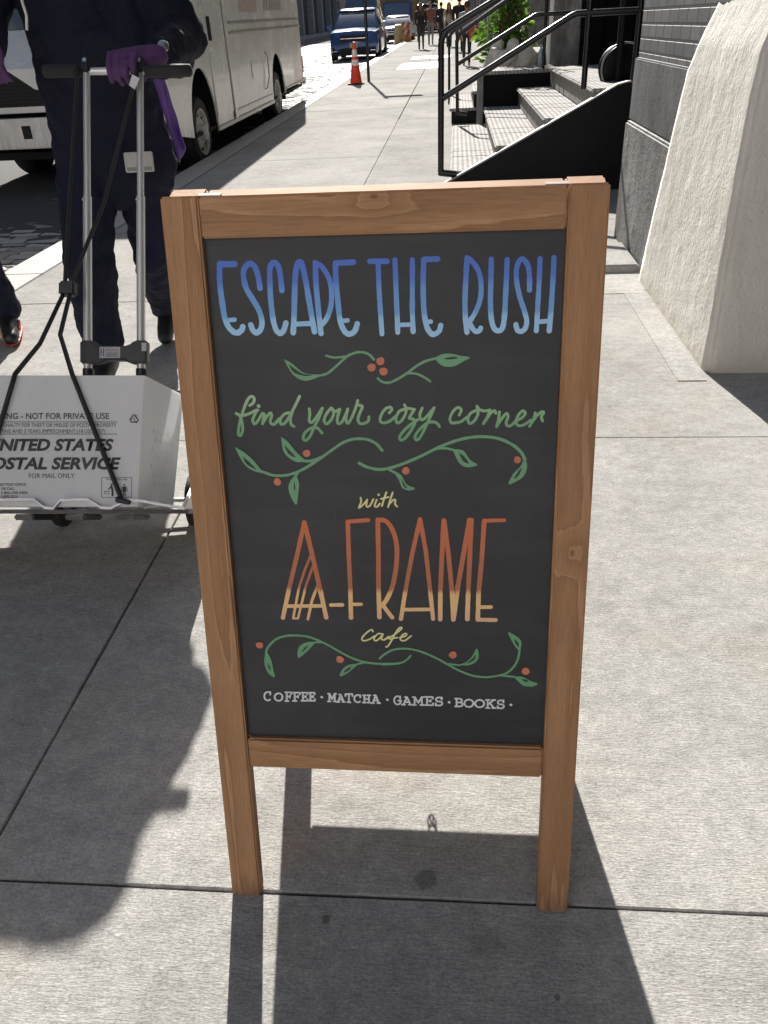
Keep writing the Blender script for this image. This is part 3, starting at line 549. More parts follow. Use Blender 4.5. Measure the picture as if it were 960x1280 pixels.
# ================================================================== THE A-FRAME SIGN
def wood(name,axis,seed,knots=(),base=(.435,.243,.13)):
    """stained softwood: grain along `axis`, cathedral rings, knots at given (x, z) board points"""
    n=N(name); co=n.co(); s=n.sep(); st={'z':(1,1,.055),'x':(.055,1,1)}[axis]
    warp=None; dark=None
    for (kx,kz,kr) in knots:
        d=n.new('ShaderNodeVectorMath',operation='DISTANCE'); q=n.new('ShaderNodeCombineXYZ'); n.put(q.inputs[0],s[0]); n.put(q.inputs[2],s[2])
        sc=(1,1,.55) if axis=='z' else (.55,1,1)
        mp=n.map(sc,v=q.outputs[0]); n.put(d.inputs[0],mp); d.inputs[1].default_value=(kx*sc[0],0,kz*sc[2])
        w=n.math('MULTIPLY',n.rng(d.outputs['Value'],0,kr*3.0,1,0,True),1.5); k=n.rng(d.outputs['Value'],kr*.12,kr*.42,1,0,True)
        warp=w if warp is None else n.math('ADD',warp,w); dark=k if dark is None else n.math('MAXIMUM',dark,k)
    v=n.map(st,(seed*1.7,seed*.9,seed*2.3)); lo=n.noise(v,9,3,.5)
    ph=n.math('ADD',n.math('MULTIPLY',lo,11.0),n.math('MULTIPLY',n.noise(n.map(tuple(c*3 for c in st),(seed,0,0)),30,3),.55))
    if warp is not None: ph=n.math('ADD',ph,warp)
    raw=n.math('FRACT',ph); ring=n.math('POWER',raw,2.2); edge=n.math('MULTIPLY',n.rng(raw,.0,.04,0,1),n.rng(raw,.04,.16,1,0))
    fib=n.noise(n.map(tuple(c*(1 if c<1 else 1) for c in st),(seed,3,1)),420,4,.65); blot=n.noise(n.map((4,4,4),(seed,0,0)),1.6,4)
    b=base; c=n.mix(n.math('MULTIPLY',ring,.62),tuple(x*1.06 for x in b),tuple(x*y for x,y in zip(b,(.62,.56,.52)))); c=n.mix(n.math('MULTIPLY',edge,.42),c,tuple(min(1,x*y) for x,y in zip(b,(1.42,1.55,1.75))))
    c=n.mix(.5,c,n.ramp(fib,[(.28,(.3,.3,.3)),(.72,(.68,.68,.68))]),'OVERLAY'); c=n.mix(n.rng(blot,.35,.7,0,.35),c,tuple(x*.72 for x in b))
    if dark is not None: c=n.mix(n.math('MULTIPLY',dark,.62),c,(.16,.065,.028))
    if axis=='z':
        gr=n.noise(n.map((30,30,9),(seed,0,0)),2,5,.7); c=n.mix(n.math('MULTIPLY',n.rng(n.math('ADD',s[2],n.math('MULTIPLY',gr,.14)),.125,.06),.55),c,(.085,.06,.045))
    dn=n.rng(n.vor(n.map((1,1,.35),(seed,seed,0)),26),.05,.085,1,0); dk=n.rng(n.noise(n.map((1,1,1),(seed,2,0)),5,2),.55,.6); c=n.mix(n.math('MULTIPLY',n.math('MULTIPLY',dn,dk),.4),c,(.10,.055,.03))
    h=n.math('ADD',n.math('MULTIPLY',fib,.6),n.math('MULTIPLY',ring,-.5))
    return n.out(c,n.rng(fib,.2,.8,.6,.75),n.bump(h,.35,.0009),spec=.15)
def chalkboard():
    n=N('satin black board'); sm=n.noise(n.map((1.5,1,1)),2.2,5,.65); f=n.noise(n.co(),600,2); wipe=n.noise(n.map((3,1,18),rot=(0,.5,0)),1.3,4)
    c=n.ramp(sm,[(.3,(.0165,.0165,.0205)),(.7,(.028,.028,.033))]); c=n.mix(n.rng(wipe,.48,.72,0,.5),c,(.048,.050,.054)); hz=n.noise(n.map((2.2,1,1.3),(3,0,1)),1.7,6,.7); c=n.mix(n.rng(hz,.5,.75,0,.4),c,(.055,.056,.060)); scr=n.rng(n.noise(n.map((55,1,3),rot=(0,.35,0)),2.4,3),.70,.74); c=n.mix(n.math('MULTIPLY',scr,.25),c,(.09,.09,.092))
    return n.out(c,n.rng(sm,.3,.7,.43,.56),n.bump(f,.12,.0004),spec=.5)
M_board=chalkboard()
SW,SD,SH=.0525,.0275,1.182; LEAN=.23412
root=empty('a_frame_sign',(-.1022,.8363,0),(0,0,-.00687)); tag(root,'wooden A-frame sandwich board with a black chalkboard advertising a cafe','sign board')
def frame(T,front):
    s=1 if front else -1
    kn=dict(L=[],R=[(.274,.672,.011)],T=[(-.008,1.174,.011)],B=[]) if front else dict(L=[],R=[(.27,.5,.012)],T=[(.2,1.16,.01)],B=[])
    nm='front' if front else 'back'; t=math.tan(LEAN)*SD*s
    for q,(a,b_) in (('L',(-.2997,-.2997+SW)),('R',(.2983-SW,.2983))):
        mb=MB(); mb.prism([(0,max(0,-t)),(SD,max(0,-t)+t),(SD,SH),(0,SH)],'x',a,b_); mb.build('stile',wood('stained wood '+nm+' '+q,'z',{'L':1.3,'R':4.1}[q]+(0 if front else 7),kn[q]),root,bevel=.0028,smooth=35,T=T)
    a,b_=-.2997+SW+.0006,.2983-SW-.0006
    mb=MB(); mb.box(a,b_,.0015,SD-.001,1.127,SH-.0015); mb.build('top_rail',wood('stained wood '+nm+' top','x',2.2 if front else 6,kn['T']),root,bevel=.0025,smooth=35,T=T)
    mb=MB(); mb.box(a,b_,.002,SD-.001,.274,.3315); mb.build('bottom_rail',wood('stained wood '+nm+' bottom','x',8.7 if front else 3,kn['B'],(.42,.233,.122)),root,bevel=.0035,smooth=35,T=T)
    mb=MB(); p0=.0118 if front else .009; mb.box(a+.0002,b_-.0002,p0,p0+.006,.3318,1.1268); return mb.build('chalkboard',M_board,root,T=T)
TF=Matrix.Rotation(-LEAN,4,'X'); TB=Matrix.Translation((0,.579,-.0065))@Matrix.Rotation(LEAN,4,'X')
board=frame(TF,True); back_board=frame(TB,False)
PY=.0118
def smooth_line(pts,k=7):
    if len(pts)<3: return pts
    P=[pts[0]]+pts+[pts[-1]]; out=[]
    for i in range(1,len(P)-2):
        p0,p1,p2,p3=P[i-1:i+3]
        for j in range(k):
            t=j/k; out.append(tuple(.5*((2*p1[c])+(-p0[c]+p2[c])*t+(2*p0[c]-5*p1[c]+4*p2[c]-p3[c])*t*t+(-p0[c]+3*p1[c]-3*p2[c]+p3[c])*t**3) for c in (0,1)))
    return out+[pts[-1]]
_lay=[0]
def ribbon(mb,pts,w,wob=.0):
    """brush stroke: flat ribbon with round ends and slightly uneven edges, a hair above the board"""
    _lay[0]+=1; base=-.00025-.000011*(_lay[0]%60); n=len(pts); L=[];R=[]
    def dr(i):
        a=pts[max(i-1,0)]; b=pts[min(i+1,n-1)]; d=Vector((b[0]-a[0],b[1]-a[1])); return d.normalized() if d.length>1e-9 else Vector((1,0))
    vs=[];fs=[]; ph=random.uniform(0,9)
    def P(x,z,i): return (x,PY+base-.00022*i/max(1,n-1),z)
    for i,(x,z) in enumerate(pts):
        d=dr(i); nn=Vector((-d.y,d.x)); h=w/2*(1+wob*noise.noise((i*.35+ph,ph,0)))
        vs += [P(x+nn.x*h,z+nn.y*h,i),P(x-nn.x*h,z-nn.y*h,i)]
    for i in range(n-1): fs.append((2*i,2*i+1,2*i+3,2*i+2))
    for (i,sg) in ((0,-1),(n-1,1)):
        d=dr(i); nn=Vector((-d.y,d.x)); h=w/2; x,z=pts[i]; k=len(vs)
        arc=[P(x+(nn.x*math.cos(t)+sg*d.x*math.sin(t))*h,z+(nn.y*math.cos(t)+sg*d.y*math.sin(t))*h,i) for t in [math.pi*j/8 for j in range(1,8)]]
        vs+=arc; fs.append((2*i,)+tuple(range(k,k+7))+(2*i+1,))
    mb.add(vs,fs)
def dens(pts,step=.004):
    out=[pts[0]]
    for a,b in zip(pts,pts[1:]):
        d=math.hypot(b[0]-a[0],b[1]-a[1]); k=max(1,int(d/step)); out+=[(a[0]+(b[0]-a[0])*j/k,a[1]+(b[1]-a[1])*j/k) for j in range(1,k+1)]
    return out
def paint(name,stops,z0,z1,jag=.10,rough=.55):
    n=N(name); s=n.sep(); t=n.rng(s[2],z0,z1); j=n.noise(n.map((260,1,30)),1.,2); t=n.math('ADD',t,n.math('MULTIPLY',n.math('SUBTRACT',j,.5),jag))
    c=n.ramp(t,stops); f=n.noise(n.map((90,1,90)),3,4); c=n.mix(.22,c,n.ramp(f,[(.3,(.33,.33,.33)),(.7,(.67,.67,.67))]),'OVERLAY')
    return n.out(c,rough,spec=.35)
def lettering(nm,keys,stops,jag=.1,wob=.12,sel=lambda p:True,label=None,wk=1.0):
    mb=MB(); zs=[]
    for g,sm,w,pts in STROKES:
        if g!=keys: continue
        p=[(x*1e-4,z*1e-4) for x,z in pts]
        if not sel(p): continue
        zs+= [q[1] for q in p]; p=smooth_line(p) if sm else dens(p); ribbon(mb,p,w*1e-4*wk,wob)
    o=mb.build(nm,paint(nm+' paint '+keys,stops,min(zs)-.003,max(zs)+.003,jag),board)
    if label: o['label']=label
    return o
lettering('headline_lettering','blue',[(.0,(.42,.70,.97)),(.24,(.36,.63,.95)),(.31,(.19,.42,.80)),(.62,(.17,.36,.78)),(.74,(.105,.23,.70)),(1,(.095,.20,.66))],.09,label='tall hand-painted blue words ESCAPE THE RUSH')
lettering('script_lettering','green',[(0,(.17,.40,.21)),(.35,(.21,.44,.23)),(.7,(.35,.54,.31)),(1,(.45,.60,.42))],.25,label='green brush script find your cozy corner')
lettering('with_lettering','pale',[(0,(.80,.76,.33)),(1,(.80,.78,.42))],.1,sel=lambda p:p[0][1]>.60,label='small pale yellow word with')
lettering('cafe_lettering','pale',[(0,(.80,.76,.33)),(1,(.78,.76,.36))],.1,sel=lambda p:p[0][1]<=.60,label='small pale yellow word cafe')
lettering('name_lettering','orange',[(0,(.80,.48,.30)),(.17,(.90,.58,.26)),(.285,(.88,.55,.26)),(.33,(.50,.17,.085)),(.6,(.56,.18,.085)),(1,(.66,.185,.08))],.13,.1,label='tall orange and gold words A-FRAME')
mb=MB()
for g,sm,w,pts in STROKES:
    if g=='vine': ribbon(mb,smooth_line([(x*1e-4,z*1e-4) for x,z in pts]),w*1e-4*.95,.18)
M_vine=paint('vine paint',[(0,(.15,.37,.19)),(1,(.20,.42,.24))],.4,1.0,.3)
mb.build('vine',M_vine,board)
def blob(mb,pts,lay): 
    p=smooth_line(pts+[pts[0]],4)[:-1]; mb.add([(x,PY-lay,z) for x,z in p],[tuple(range(len(p)))])
for o_,i_ in LEAVES:
    mb=MB(); blob(mb,[(x*1e-4,z*1e-4) for x,z in o_],.0014); mb.cur=1; blob(mb,[(x*1e-4,z*1e-4) for x,z in i_],.0018); mb.build('leaf',[M_vine,M_board],board)
M_berry=plain('berry paint',(.64,.20,.115),.6,.15,60)
for x,z,r in BERRIES:
    mb=MB(); ph=random.uniform(0,6); mb.add([(x*1e-4+r*1e-4*math.cos(t)*(1+.07*math.sin(3*t+ph)),PY-.0016,z*1e-4+r*1e-4*math.sin(t)*(1+.07*math.cos(2*t+ph))) for t in [2*math.pi*k/20 for k in range(20)]],[tuple(range(20))]); mb.build('berry',M_berry,board)
# white slab-serif line COFFEE . MATCHA . GAMES . BOOKS .
def arcp(cx,cy,rx,ry,a0,a1,n=14): return [(cx+rx*math.cos(math.radians(a0+(a1-a0)*i/n)),cy+ry*math.sin(math.radians(a0+(a1-a0)*i/n))) for i in range(n+1)]
GL={'C':[arcp(.52,.5,.45,.5,50,310),[(.83,.98),(.83,.68)]],'O':[arcp(.5,.5,.47,.5,0,360,22)],'F':[[(.28,0),(.28,1)],[(.05,1),(.95,1),(.95,.78)],[(.28,.52),(.72,.52)],[(.72,.62),(.72,.40)],[(.05,0),(.52,0)]],
 'E':[[(.25,0),(.25,1)],[(.03,1),(.93,1),(.93,.80)],[(.25,.52),(.68,.52)],[(.68,.61),(.68,.42)],[(.03,0),(.97,0),(.97,.22)]],'M':[[(.16,0),(.2,1),(.5,.25),(.8,1),(.84,0)],[(.0,0),(.3,0)],[(.7,0),(1,0)],[(.02,1),(.22,1)],[(.8,1),(.98,1)]],
 'A':[[(.14,0),(.5,1),(.86,0)],[(.28,.33),(.72,.33)],[(.0,0),(.3,0)],[(.7,0),(1,0)],[(.3,1),(.5,1)]],'T':[[(.5,0),(.5,1)],[(.04,.76),(.04,1),(.96,1),(.96,.76)],[(.3,0),(.7,0)]],
 'H':[[(.2,0),(.2,1)],[(.8,0),(.8,1)],[(.2,.5),(.8,.5)],[(.02,0),(.38,0)],[(.62,0),(.98,0)],[(.02,1),(.38,1)],[(.62,1),(.98,1)]],'G':[arcp(.52,.5,.45,.5,50,325),[(.83,.98),(.83,.70)],[(.60,.46),(.98,.46)],[(.86,.46),(.86,.12)]],
 'S':[arcp(.5,.745,.36,.255,35,270,10)+arcp(.5,.255,.40,.255,90,-145,10),[(.84,1),(.84,.74)],[(.12,.0),(.12,.28)]],'B':[[(.2,0),(.2,1)],[(.02,1),(.5,1)]+arcp(.52,.76,.34,.24,90,-90,8)+[(.2,.52)],[(.3,.52)]+arcp(.54,.26,.42,.26,90,-90,8)+[(.02,0)]],
 'K':[[(.2,0),(.2,1)],[(.82,1),(.22,.42)],[(.42,.6),(.85,0)],[(.02,0),(.38,0)],[(.02,1),(.38,1)],[(.66,1),(.98,1)],[(.68,0),(1,0)]]}
mb=MB()
for ch,bl_,br_,tl_,tr_ in CAPITALS:
    for g in GL[ch]:
        p=[]
        for u,v in g:
            x=(bl_[0]*(1-u)+br_[0]*u)*(1-v)+(tl_[0]*(1-u)+tr_[0]*u)*v; z=(bl_[1]*(1-u)+br_[1]*u)*(1-v)+(tl_[1]*(1-u)+tr_[1]*u)*v; p.append((x*1e-4,z*1e-4))
        ribbon(mb,dens(p,.0015),.0030 if ch!='O' else .0031,.12)
for g,sm,w,pts in STROKES:
    if g=='white': ribbon(mb,[(x*1e-4,z*1e-4) for x,z in pts],w*1e-4,.1)
o=mb.build('menu_lettering',plain('white paint pen',(.74,.75,.77),.6,.08,60),board); o['label']='small white capitals COFFEE MATCHA GAMES BOOKS'
# hinges on top, hanging chain between the bottom rails
M_steel=plain('zinc steel',(.55,.55,.54),.32,.15,30,metal=.9); M_hinge=plain('dull hinge plate',(.22,.17,.12),.6,.2,40); M_dsteel=plain('dull chain steel',(.22,.21,.20),.4,.2,40,metal=.8)
for u in (-.238,.236):
    mb=MB(); mb.box(u-.018,u+.014,.019,.0265,SH-.0012,SH+.0009); h1=mb.build('hinge',M_hinge,root,bevel=.0004,T=TF)
    mb=MB(); mb.tube([(u-.018,SD+.0005,SH+.0005),(u+.014,SD+.0005,SH+.0005)],.0016,10); mb.build('pin',M_steel,h1)
    mb=MB(); mb.box(u-.018,u+.014,.002,.009,SH-.0012,SH+.0009); mb.build('hinge',M_hinge,root,bevel=.0004,T=TB)
mb=MB(); A=Vector((-.008,.088,.256)); B=Vector((.022,.505,.258)); nl=26
for i in range(nl):
    t=(i+.5)/nl; sag=.03*4*t*(1-t); p=A.lerp(B,t)-Vector((0,0,sag)); dt=(B-A)/nl-Vector((0,0,.03*4*(1-2*t)/nl)); d=dt.normalized(); s=Vector((1,0,0)) if i%2 else Vector((0,-d.z,d.y)); hl=.0115
    ring=[p+d*hl*math.cos(a)+s*.0042*math.sin(a) for a in [2*math.pi*k/12 for k in range(13)]]; mb.tube(ring,.0011,6,cap=False)
for (p0,p1) in (((.010,.507,.266),(.0,.507,.222)),((.0,.507,.222),(-.020,.507,.266))):
    p0,p1=Vector(p0),Vector(p1)
    for i in range(3):
        p=p0.lerp(p1,(i+.5)/3); d=(p1-p0).normalized(); s=Vector((0,1,0)) if i%2 else Vector((-d.z,0,d.x)); mb.tube([p+d*.0105*math.cos(a)+s*.0048*math.sin(a) for a in [2*math.pi*k/12 for k in range(13)]],.0014,6,cap=False)
mb.build('chain',M_dsteel,root,smooth=60)
for q,T in ((A,1),(B,-1)):
    mb=MB(); mb.tube([q+Vector((0,-.004*T,.016)),q+Vector((0,-.002*T,.004))]+[q+Vector((.0055*math.sin(a),0,-.0055+.0055*math.cos(a))) for a in [2*math.pi*k/10 for k in range(11)]],.0013,6); mb.build('eye_hook',M_dsteel,root,smooth=60)
# ================================================================== HAND CART, MAIL TUB, CORDS
CO=Vector((0,0,CAMH))+2.15*(CF+CR*((64-480)/994)+CU*(8/994))
CM=Matrix.Identity(4)
for i in range(3): CM[i][0]=CR[i]; CM[i][1]=CF[i]; CM[i][2]=CU[i]          # local x right, y away, z up the poles (the cart leans back 31 degrees)
CM.translation=CO
cart=bpy.data.objects.new('hand_cart',None); COL.objects.link(cart); cart.matrix_world=CM; tag(cart,'folding aluminium hand cart with twin poles tilted back by the carrier','hand cart')
M_alu=plain('brushed aluminium',(.70,.70,.69),.42,.08,30,.1,200,metal=.6,stretch=(1,1,.1)); M_blackpl=plain('black cart plastic',(.014,.014,.016),.42,.2,20,.1,90); M_foam=plain('black foam grip',(.016,.016,.017),.75,.25,40,.4,260)
PC=.378; XL,XR=-.040,.129
for x,tx in ((XL,-.046),(XR,.124)):
    b=MB(); b.tube([(x,PC,.40),(tx,PC,1.40)],.0108,16); p=b.build('pole',M_alu,cart,smooth=50)
    b=MB(); b.tube([(x,PC,-.02),(x-(x-tx)*.55,PC,.985)],.0134,16); b.build('sleeve',M_alu,p,smooth=50)
    b=MB(); b.tube([(x-.010,PC-.011,.97),(x-.010,PC-.018,.97)],.004,10); b.build('spring_button',M_steel,p)
    b=MB(); b.tube([(x,PC,.405),(x,PC,.437)],.0175,16); b.build('collar',M_blackpl,cart,smooth=50)
    b=MB(); b.box(tx-.014,tx+.014,PC-.016,PC+.016,1.375,1.425); q=b.build('bracket',M_blackpl,cart,bevel=.005)
    b=MB(); b.tube([(tx,PC-.016,1.41),(tx,PC-.0195,1.41)],.0065,12); b.build('bolt',M_steel,q,smooth=50)
b=MB(); b.tube([(-.05,PC+.003,1.385),(.15,PC+.003,1.388)],.011,14); b.build('handle_bar',M_alu,cart,smooth=50)
for x0,x1 in ((-.186,-.052),(.138,.288)):
    b=MB(); b.lathe([(.0,0),(.012,.001),(.0185,.005),(.0195,.02),(.0185,.06),(.0195,.1),(.0185,x1-x0-.006),(.012,x1-x0),(0,x1-x0)],(x0,PC+.003,1.385),(1,0,.02),18); b.build('grip',M_foam,cart,smooth=50)
b=MB(); b.prism([(-.06,.452),(.005,.452),(.02,.462),(.085,.462),(.10,.452),(.152,.452),(.152,.525),(.112,.525),(.092,.508),(.0,.508),(-.02,.525),(-.06,.525)],'y',PC-.021,PC+.016); cl_=b.build('clamp_bar',M_blackpl,cart,bevel=.005)
M_lab=plain('silver label',(.55,.55,.57),.4,.06,60); M_ink=plain('black print',(.012,.012,.014),.5,.1,40); M_redink=plain('red print',(.35,.05,.04),.5,.1,40)
b=MB(); b.box(.003,.068,PC-.0218,PC-.0212,.468,.503); lab=b.build('label',M_lab,cl_,bevel=.0002)
b=MB()
for x0,x1,z0,z1 in ((.007,.009,.474,.499),(.015,.017,.474,.499),(.009,.015,.4855,.4875)): b.box(x0,x1,PC-.0224,PC-.0219,z0,z1)
for k,z in enumerate((.483,.4775,.473)): b.box(.024+.002*(k==0),.062,PC-.0224,PC-.0219,z,z+.0016)
b.build('label_print',M_ink,lab)
b=MB(); b.tube([(x,PC-.0222,z) for x,z in ((.023,.489),(.027,.497),(.031,.49),(.036,.496),(.040,.489),(.045,.497),(.05,.49),(.056,.496),(.062,.49))],.0011,6); b.build('label_script',M_redink,lab)
b=MB(); b.box(.136,.151,PC-.0222,PC-.0213,.490,.516); b.build('sticker',M_lab,cl_)
# platform: folded metal toe plate with a zigzag lip, base cross tubes, wheels
M_plate=plain('scuffed grey metal',(.42,.42,.44),.4,.2,14,.15,60,metal=.6)
zz=[(-.42,0),(-.36,0),(-.335,.022),(-.04,.024),(-.012,.002),(.012,.0),(.03,.022),(.105,.024),(.14,.002),(.165,.0),(.19,.012),(.215,.022),(.25,.020),(.30,.010),(.365,.0)]
b=MB()
for w,off in ((.0035,0),):
    top=[(x,z-.004) for x,z in zz]; n_=len(zz)
    vs=[(x,-.016,z) for x,z in top]+[(x,-.016,z-.007) for x,z in top]+[(x,.0,z-.007) for x,z in top]+[(x,.0,z) for x,z in top]
    fs=[]
    for i in range(n_-1):
        for k in range(4): a=k*n_+i; c=((k+1)%4)*n_+i; fs.append((a,a+1,c+1,c))
    fs+= [(0,n_,2*n_,3*n_),(n_-1,4*n_-1,3*n_-1,2*n_-1)]; b.add(vs,fs)
b.build('toe_lip',M_plate,cart,bevel=.001)
b=MB(); b.box(-.42,.362,.035,.375,-.022,-.010); pf=b.build('platform',M_blackpl,cart,bevel=.003)
M_offw=plain('off white plastic',(.66,.65,.60),.45,.08,10,.1,60)
b=MB(); b.prism([(.0,-.012),(.37,-.012),(.37,.115),(.33,.14),(.30,.115),(.20,.10),(.03,.0)],'x',.345,.356); b.build('side_flap',M_offw,cart,bevel=.003)
b=MB(); b.tube([(-.13,PC+.035,.022),(.305,PC+.035,.022)],.008,12); b.build('axle',M_steel,cart,smooth=50)
M_tyre=plain('black rubber',(.02,.02,.021),.75,.25,30,.3,90); M_hub=plain('grey wheel hub',(.3,.3,.31),.5,.15)
for x in (-.135,.292):
    b=MB(); b.lathe([(.045,-.016),(.07,-.019),(.084,-.014),(.087,0),(.084,.014),(.07,.019),(.045,.016)],(x,PC+.035,.022),(1,0,0),28); w=b.build('wheel',M_tyre,cart,smooth=50)
    b=MB(); b.lathe([(.008,-.018),(.046,-.012),(.046,.012),(.008,.018)],(x,PC+.035,.022),(1,0,0),24); b.build('hub',M_hub,w,smooth=50)
for x in (-.12,.02,.16):
    b=MB(); b.box(x,x+.055,.04,.18,-.040,-.023); b.build('catch',M_blackpl,cart,bevel=.004)
# tub
tub=bpy.data.objects.new('mail_tub',None); COL.objects.link(tub); tub.matrix_world=CM; tag(tub,'white corrugated plastic mail tub strapped on the hand cart','mail tub')
def tubmat():
    n=N('translucent white corrugated plastic'); s=n.sep(); fl=n.math('SINE',n.math('MULTIPLY',s[0],2*math.pi/.0042)); b_=n.noise(n.map((3,3,1.2)),4,4)
    c=n.ramp(b_,[(.3,(.90,.91,.92)),(.7,(.94,.95,.96))]); sc=n.rng(n.noise(n.map((6,6,25)),6,5),.64,.72); c=n.mix(n.math('MULTIPLY',sc,.3),c,(.5,.5,.5))
    n.b.inputs['Transmission Weight'].default_value=.0; n.b.inputs['Subsurface Weight'].default_value=.0; n.b.inputs['Subsurface Radius'].default_value=(.02,.02,.018); n.b.inputs['Subsurface Scale'].default_value=1.0
    m_=n.out(c,.42,n.bump(fl,.18,.0006),spec=.45); tr=n.new('ShaderNodeBsdfTranslucent'); n.put(tr.inputs[0],c); mx=n.new('ShaderNodeMixShader'); mx.inputs[0].default_value=.6; n.t.links.new(n.b.outputs[0],mx.inputs[1]); n.t.links.new(tr.outputs[0],mx.inputs[2]); n.t.links.new(mx.outputs[0],n.t.nodes['Material Output'].inputs[0]); return m_
M_tub=tubmat()
TH=.352; wt,wb=.252,.232
def quadbox(P,th,mb):  # a wall: 4 corner points, thickness along its normal
    P=[Vector(p) for p in P]; nn=(P[1]-P[0]).cross(P[3]-P[0]).normalized()*th
    mb.add(P+[p+nn for p in P],[(0,1,2,3),(7,6,5,4),(0,4,5,1),(1,5,6,2),(2,6,7,3),(3,7,4,0)])
b=MB(); quadbox([(-wb,0,0),(wb,0,0),(wt,0,TH),(-wt,0,TH)],-.004,b); front=b.build('front_panel',M_tub,tub,bevel=.001)
b=MB(); quadbox([(wb+.01,.33,.0),(-wb-.01,.33,.0),(-wt-.014,.366,TH+.0),(wt+.014,.366,TH+.0)],-.004,b); b.build('rear_panel',M_tub,tub,bevel=.001)
b=MB(); b.box(-wb,wb,.005,.325,-.003,.001); b.build('floor',M_tub,tub)
for s in (1,-1):
    # side wall with the small round perforations of its lower half
    b=MB(); ny,nz=16,14; vs=[];fs=[]
    for j in range(nz+1):
        for i in range(ny+1):
            t=j/nz; y=.004+(.326+.034*t)*i/ny; vs.append((s*(wb+(wt-wb)*t+(.010+.004*t)*i/ny),y,TH*t))
    for j in range(nz):
        for i in range(ny):
            hole=(4<=i<=13 and 2<=j<=8 and (i+j)%2==0)
            a=j*(ny+1)+i
            if hole:
                A_,B_,C_,D_=[Vector(vs[q]) for q in (a,a+1,a+ny+2,a+ny+1)]; c=(A_+B_+C_+D_)/4; k=len(vs); vs+= [tuple(c+(p-c)*.42) for p in (A_,B_,C_,D_)]
                o4=(a,a+1,a+ny+2,a+ny+1)
                for q in range(4): fs.append((o4[q],o4[(q+1)%4],k+(q+1)%4,k+q))
            else: fs.append((a,a+1,a+ny+2,a+ny+1))
    b.add(vs,fs); o=b.build('side_panel',M_tub,tub); so_=o.modifiers.new('t','SOLIDIFY'); so_.thickness=.004; evaluated(o,'side_panel')
b=MB(); b.box(-.15,.40,.3535,.3635,TH+.0,TH+.014); b.build('rear_rim',plain('grey rim strip',(.2,.2,.21),.5,.2,12),tub,bevel=.002)
def text(body,name,x,z,h,width=None,align='R',bold=0,shear=0,parent=front,mat=None,y=-.0012):
    cu=bpy.data.curves.new(name,'FONT'); cu.body=body; cu.size=1; cu.shear=shear; cu.offset=bold; cu.resolution_u=3
    t=bpy.data.objects.new(name,cu); COL.objects.link(t); dg=bpy.context.evaluated_depsgraph_get(); dg.update()
    me=bpy.data.meshes.new_from_object(t.evaluated_get(dg)); bpy.data.objects.remove(t); bpy.data.curves.remove(cu)
    xs=[v.co.x for v in me.vertices]; x0,x1=min(xs),max(xs); ch=.729 if True else 1
    sy=h/ch; sx=sy if width is None else width/(x1-x0)
    for v in me.vertices:
        px=(v.co.x-(x1 if align=='R' else x0 if align=='L' else (x0+x1)/2))*sx; v.co=(x+px,y,z+v.co.y*sy)
    me.materials.append(mat or M_ink); o=bpy.data.objects.new(name,me); COL.objects.link(o); o.parent=parent; return o
S_=.00218; BX=lambda px:(px-64)*S_; BZ=lambda py:(632-py)*S_
text('WARNING - NOT FOR PRIVATE USE','warning_lettering',BX(136),BZ(524.5),.0165,.352,bold=.012)
text('MAXIMUM PENALTY FOR THEFT OR MISUSE OF POSTAL PROPERTY','penalty_lettering',BX(145),BZ(534.6),.0108,.372)
text('$1,000 FINE AND 3 YEARS IMPRISONMENT (18 USC 1707)','penalty_lettering',BX(131),BZ(542),.0108,.318)
text('UNITED STATES','owner_lettering',BX(141.5),BZ(563.5),.0315,.340,bold=.04,shear=.22)
text('POSTAL SERVICE','owner_lettering',BX(150.5),BZ(586.5),.0315,.378,bold=.04,shear=.22)
text('FOR MAIL ONLY','purpose_lettering',BX(93),BZ(597.8),.0132,.123)
for i,(l,w) in enumerate((('RETURN TO NEAREST POST OFFICE',.148),('OR CALL',.035),('1-866-330-3404',.07),('USPIS.GOV',.045))): text(l,'return_lettering',-.2+w+(.066 if w<.1 else 0)-.0 if w<.1 else BX(33),BZ(607.5+5*i),.0072,w,bold=.02)
b=MB()
for py in (528.6,543.6): b.box(-.215,BX(146),-.0012,-.0006,BZ(py),BZ(py)+.0014)
b.build('rule_line',M_ink,front)
b=MB(); c=(BX(167),BZ(524.8)); R_=.0155      # recycling triangle: three bent arrows
for k in range(3):
    a0=math.radians(90+120*k); a1=math.radians(90+120*(k+1)); p=Vector((c[0]+R_*math.cos(a0),0,c[1]+R_*math.sin(a0))); q=Vector((c[0]+R_*math.cos(a1),0,c[1]+R_*math.sin(a1))); d=(q-p).normalized(); nn=Vector((-d.z,0,d.x))
    s0=p.lerp(q,.1); s1=p.lerp(q,.66); y0=Vector((0,-.0012,0)); b.add([s0+nn*.0016+y0,s0-nn*.0016+y0,s1-nn*.0016+y0,s1+nn*.0016+y0,s1+nn*.0038+y0,s1-nn*.0038+y0,p.lerp(q,.92)+y0],[(0,1,2,3),(4,3,2,5,6)])
b.build('recycling_mark',M_ink,front); text('5','recycling_number',c[0],c[1]-.004,.009,None,'C')
x0,x1,z0,z1=BX(126.5),BX(164),BZ(622),BZ(597); b=MB(); t=.0012
for a in ((x0,x1,z0,z0+t),(x0,x1,z1-t,z1),(x0,x0+t,z0+t,z1-t),(x1-t,x1,z0+t,z1-t)): b.box(a[0],a[1],-.0012,-.0006,a[2],a[3])
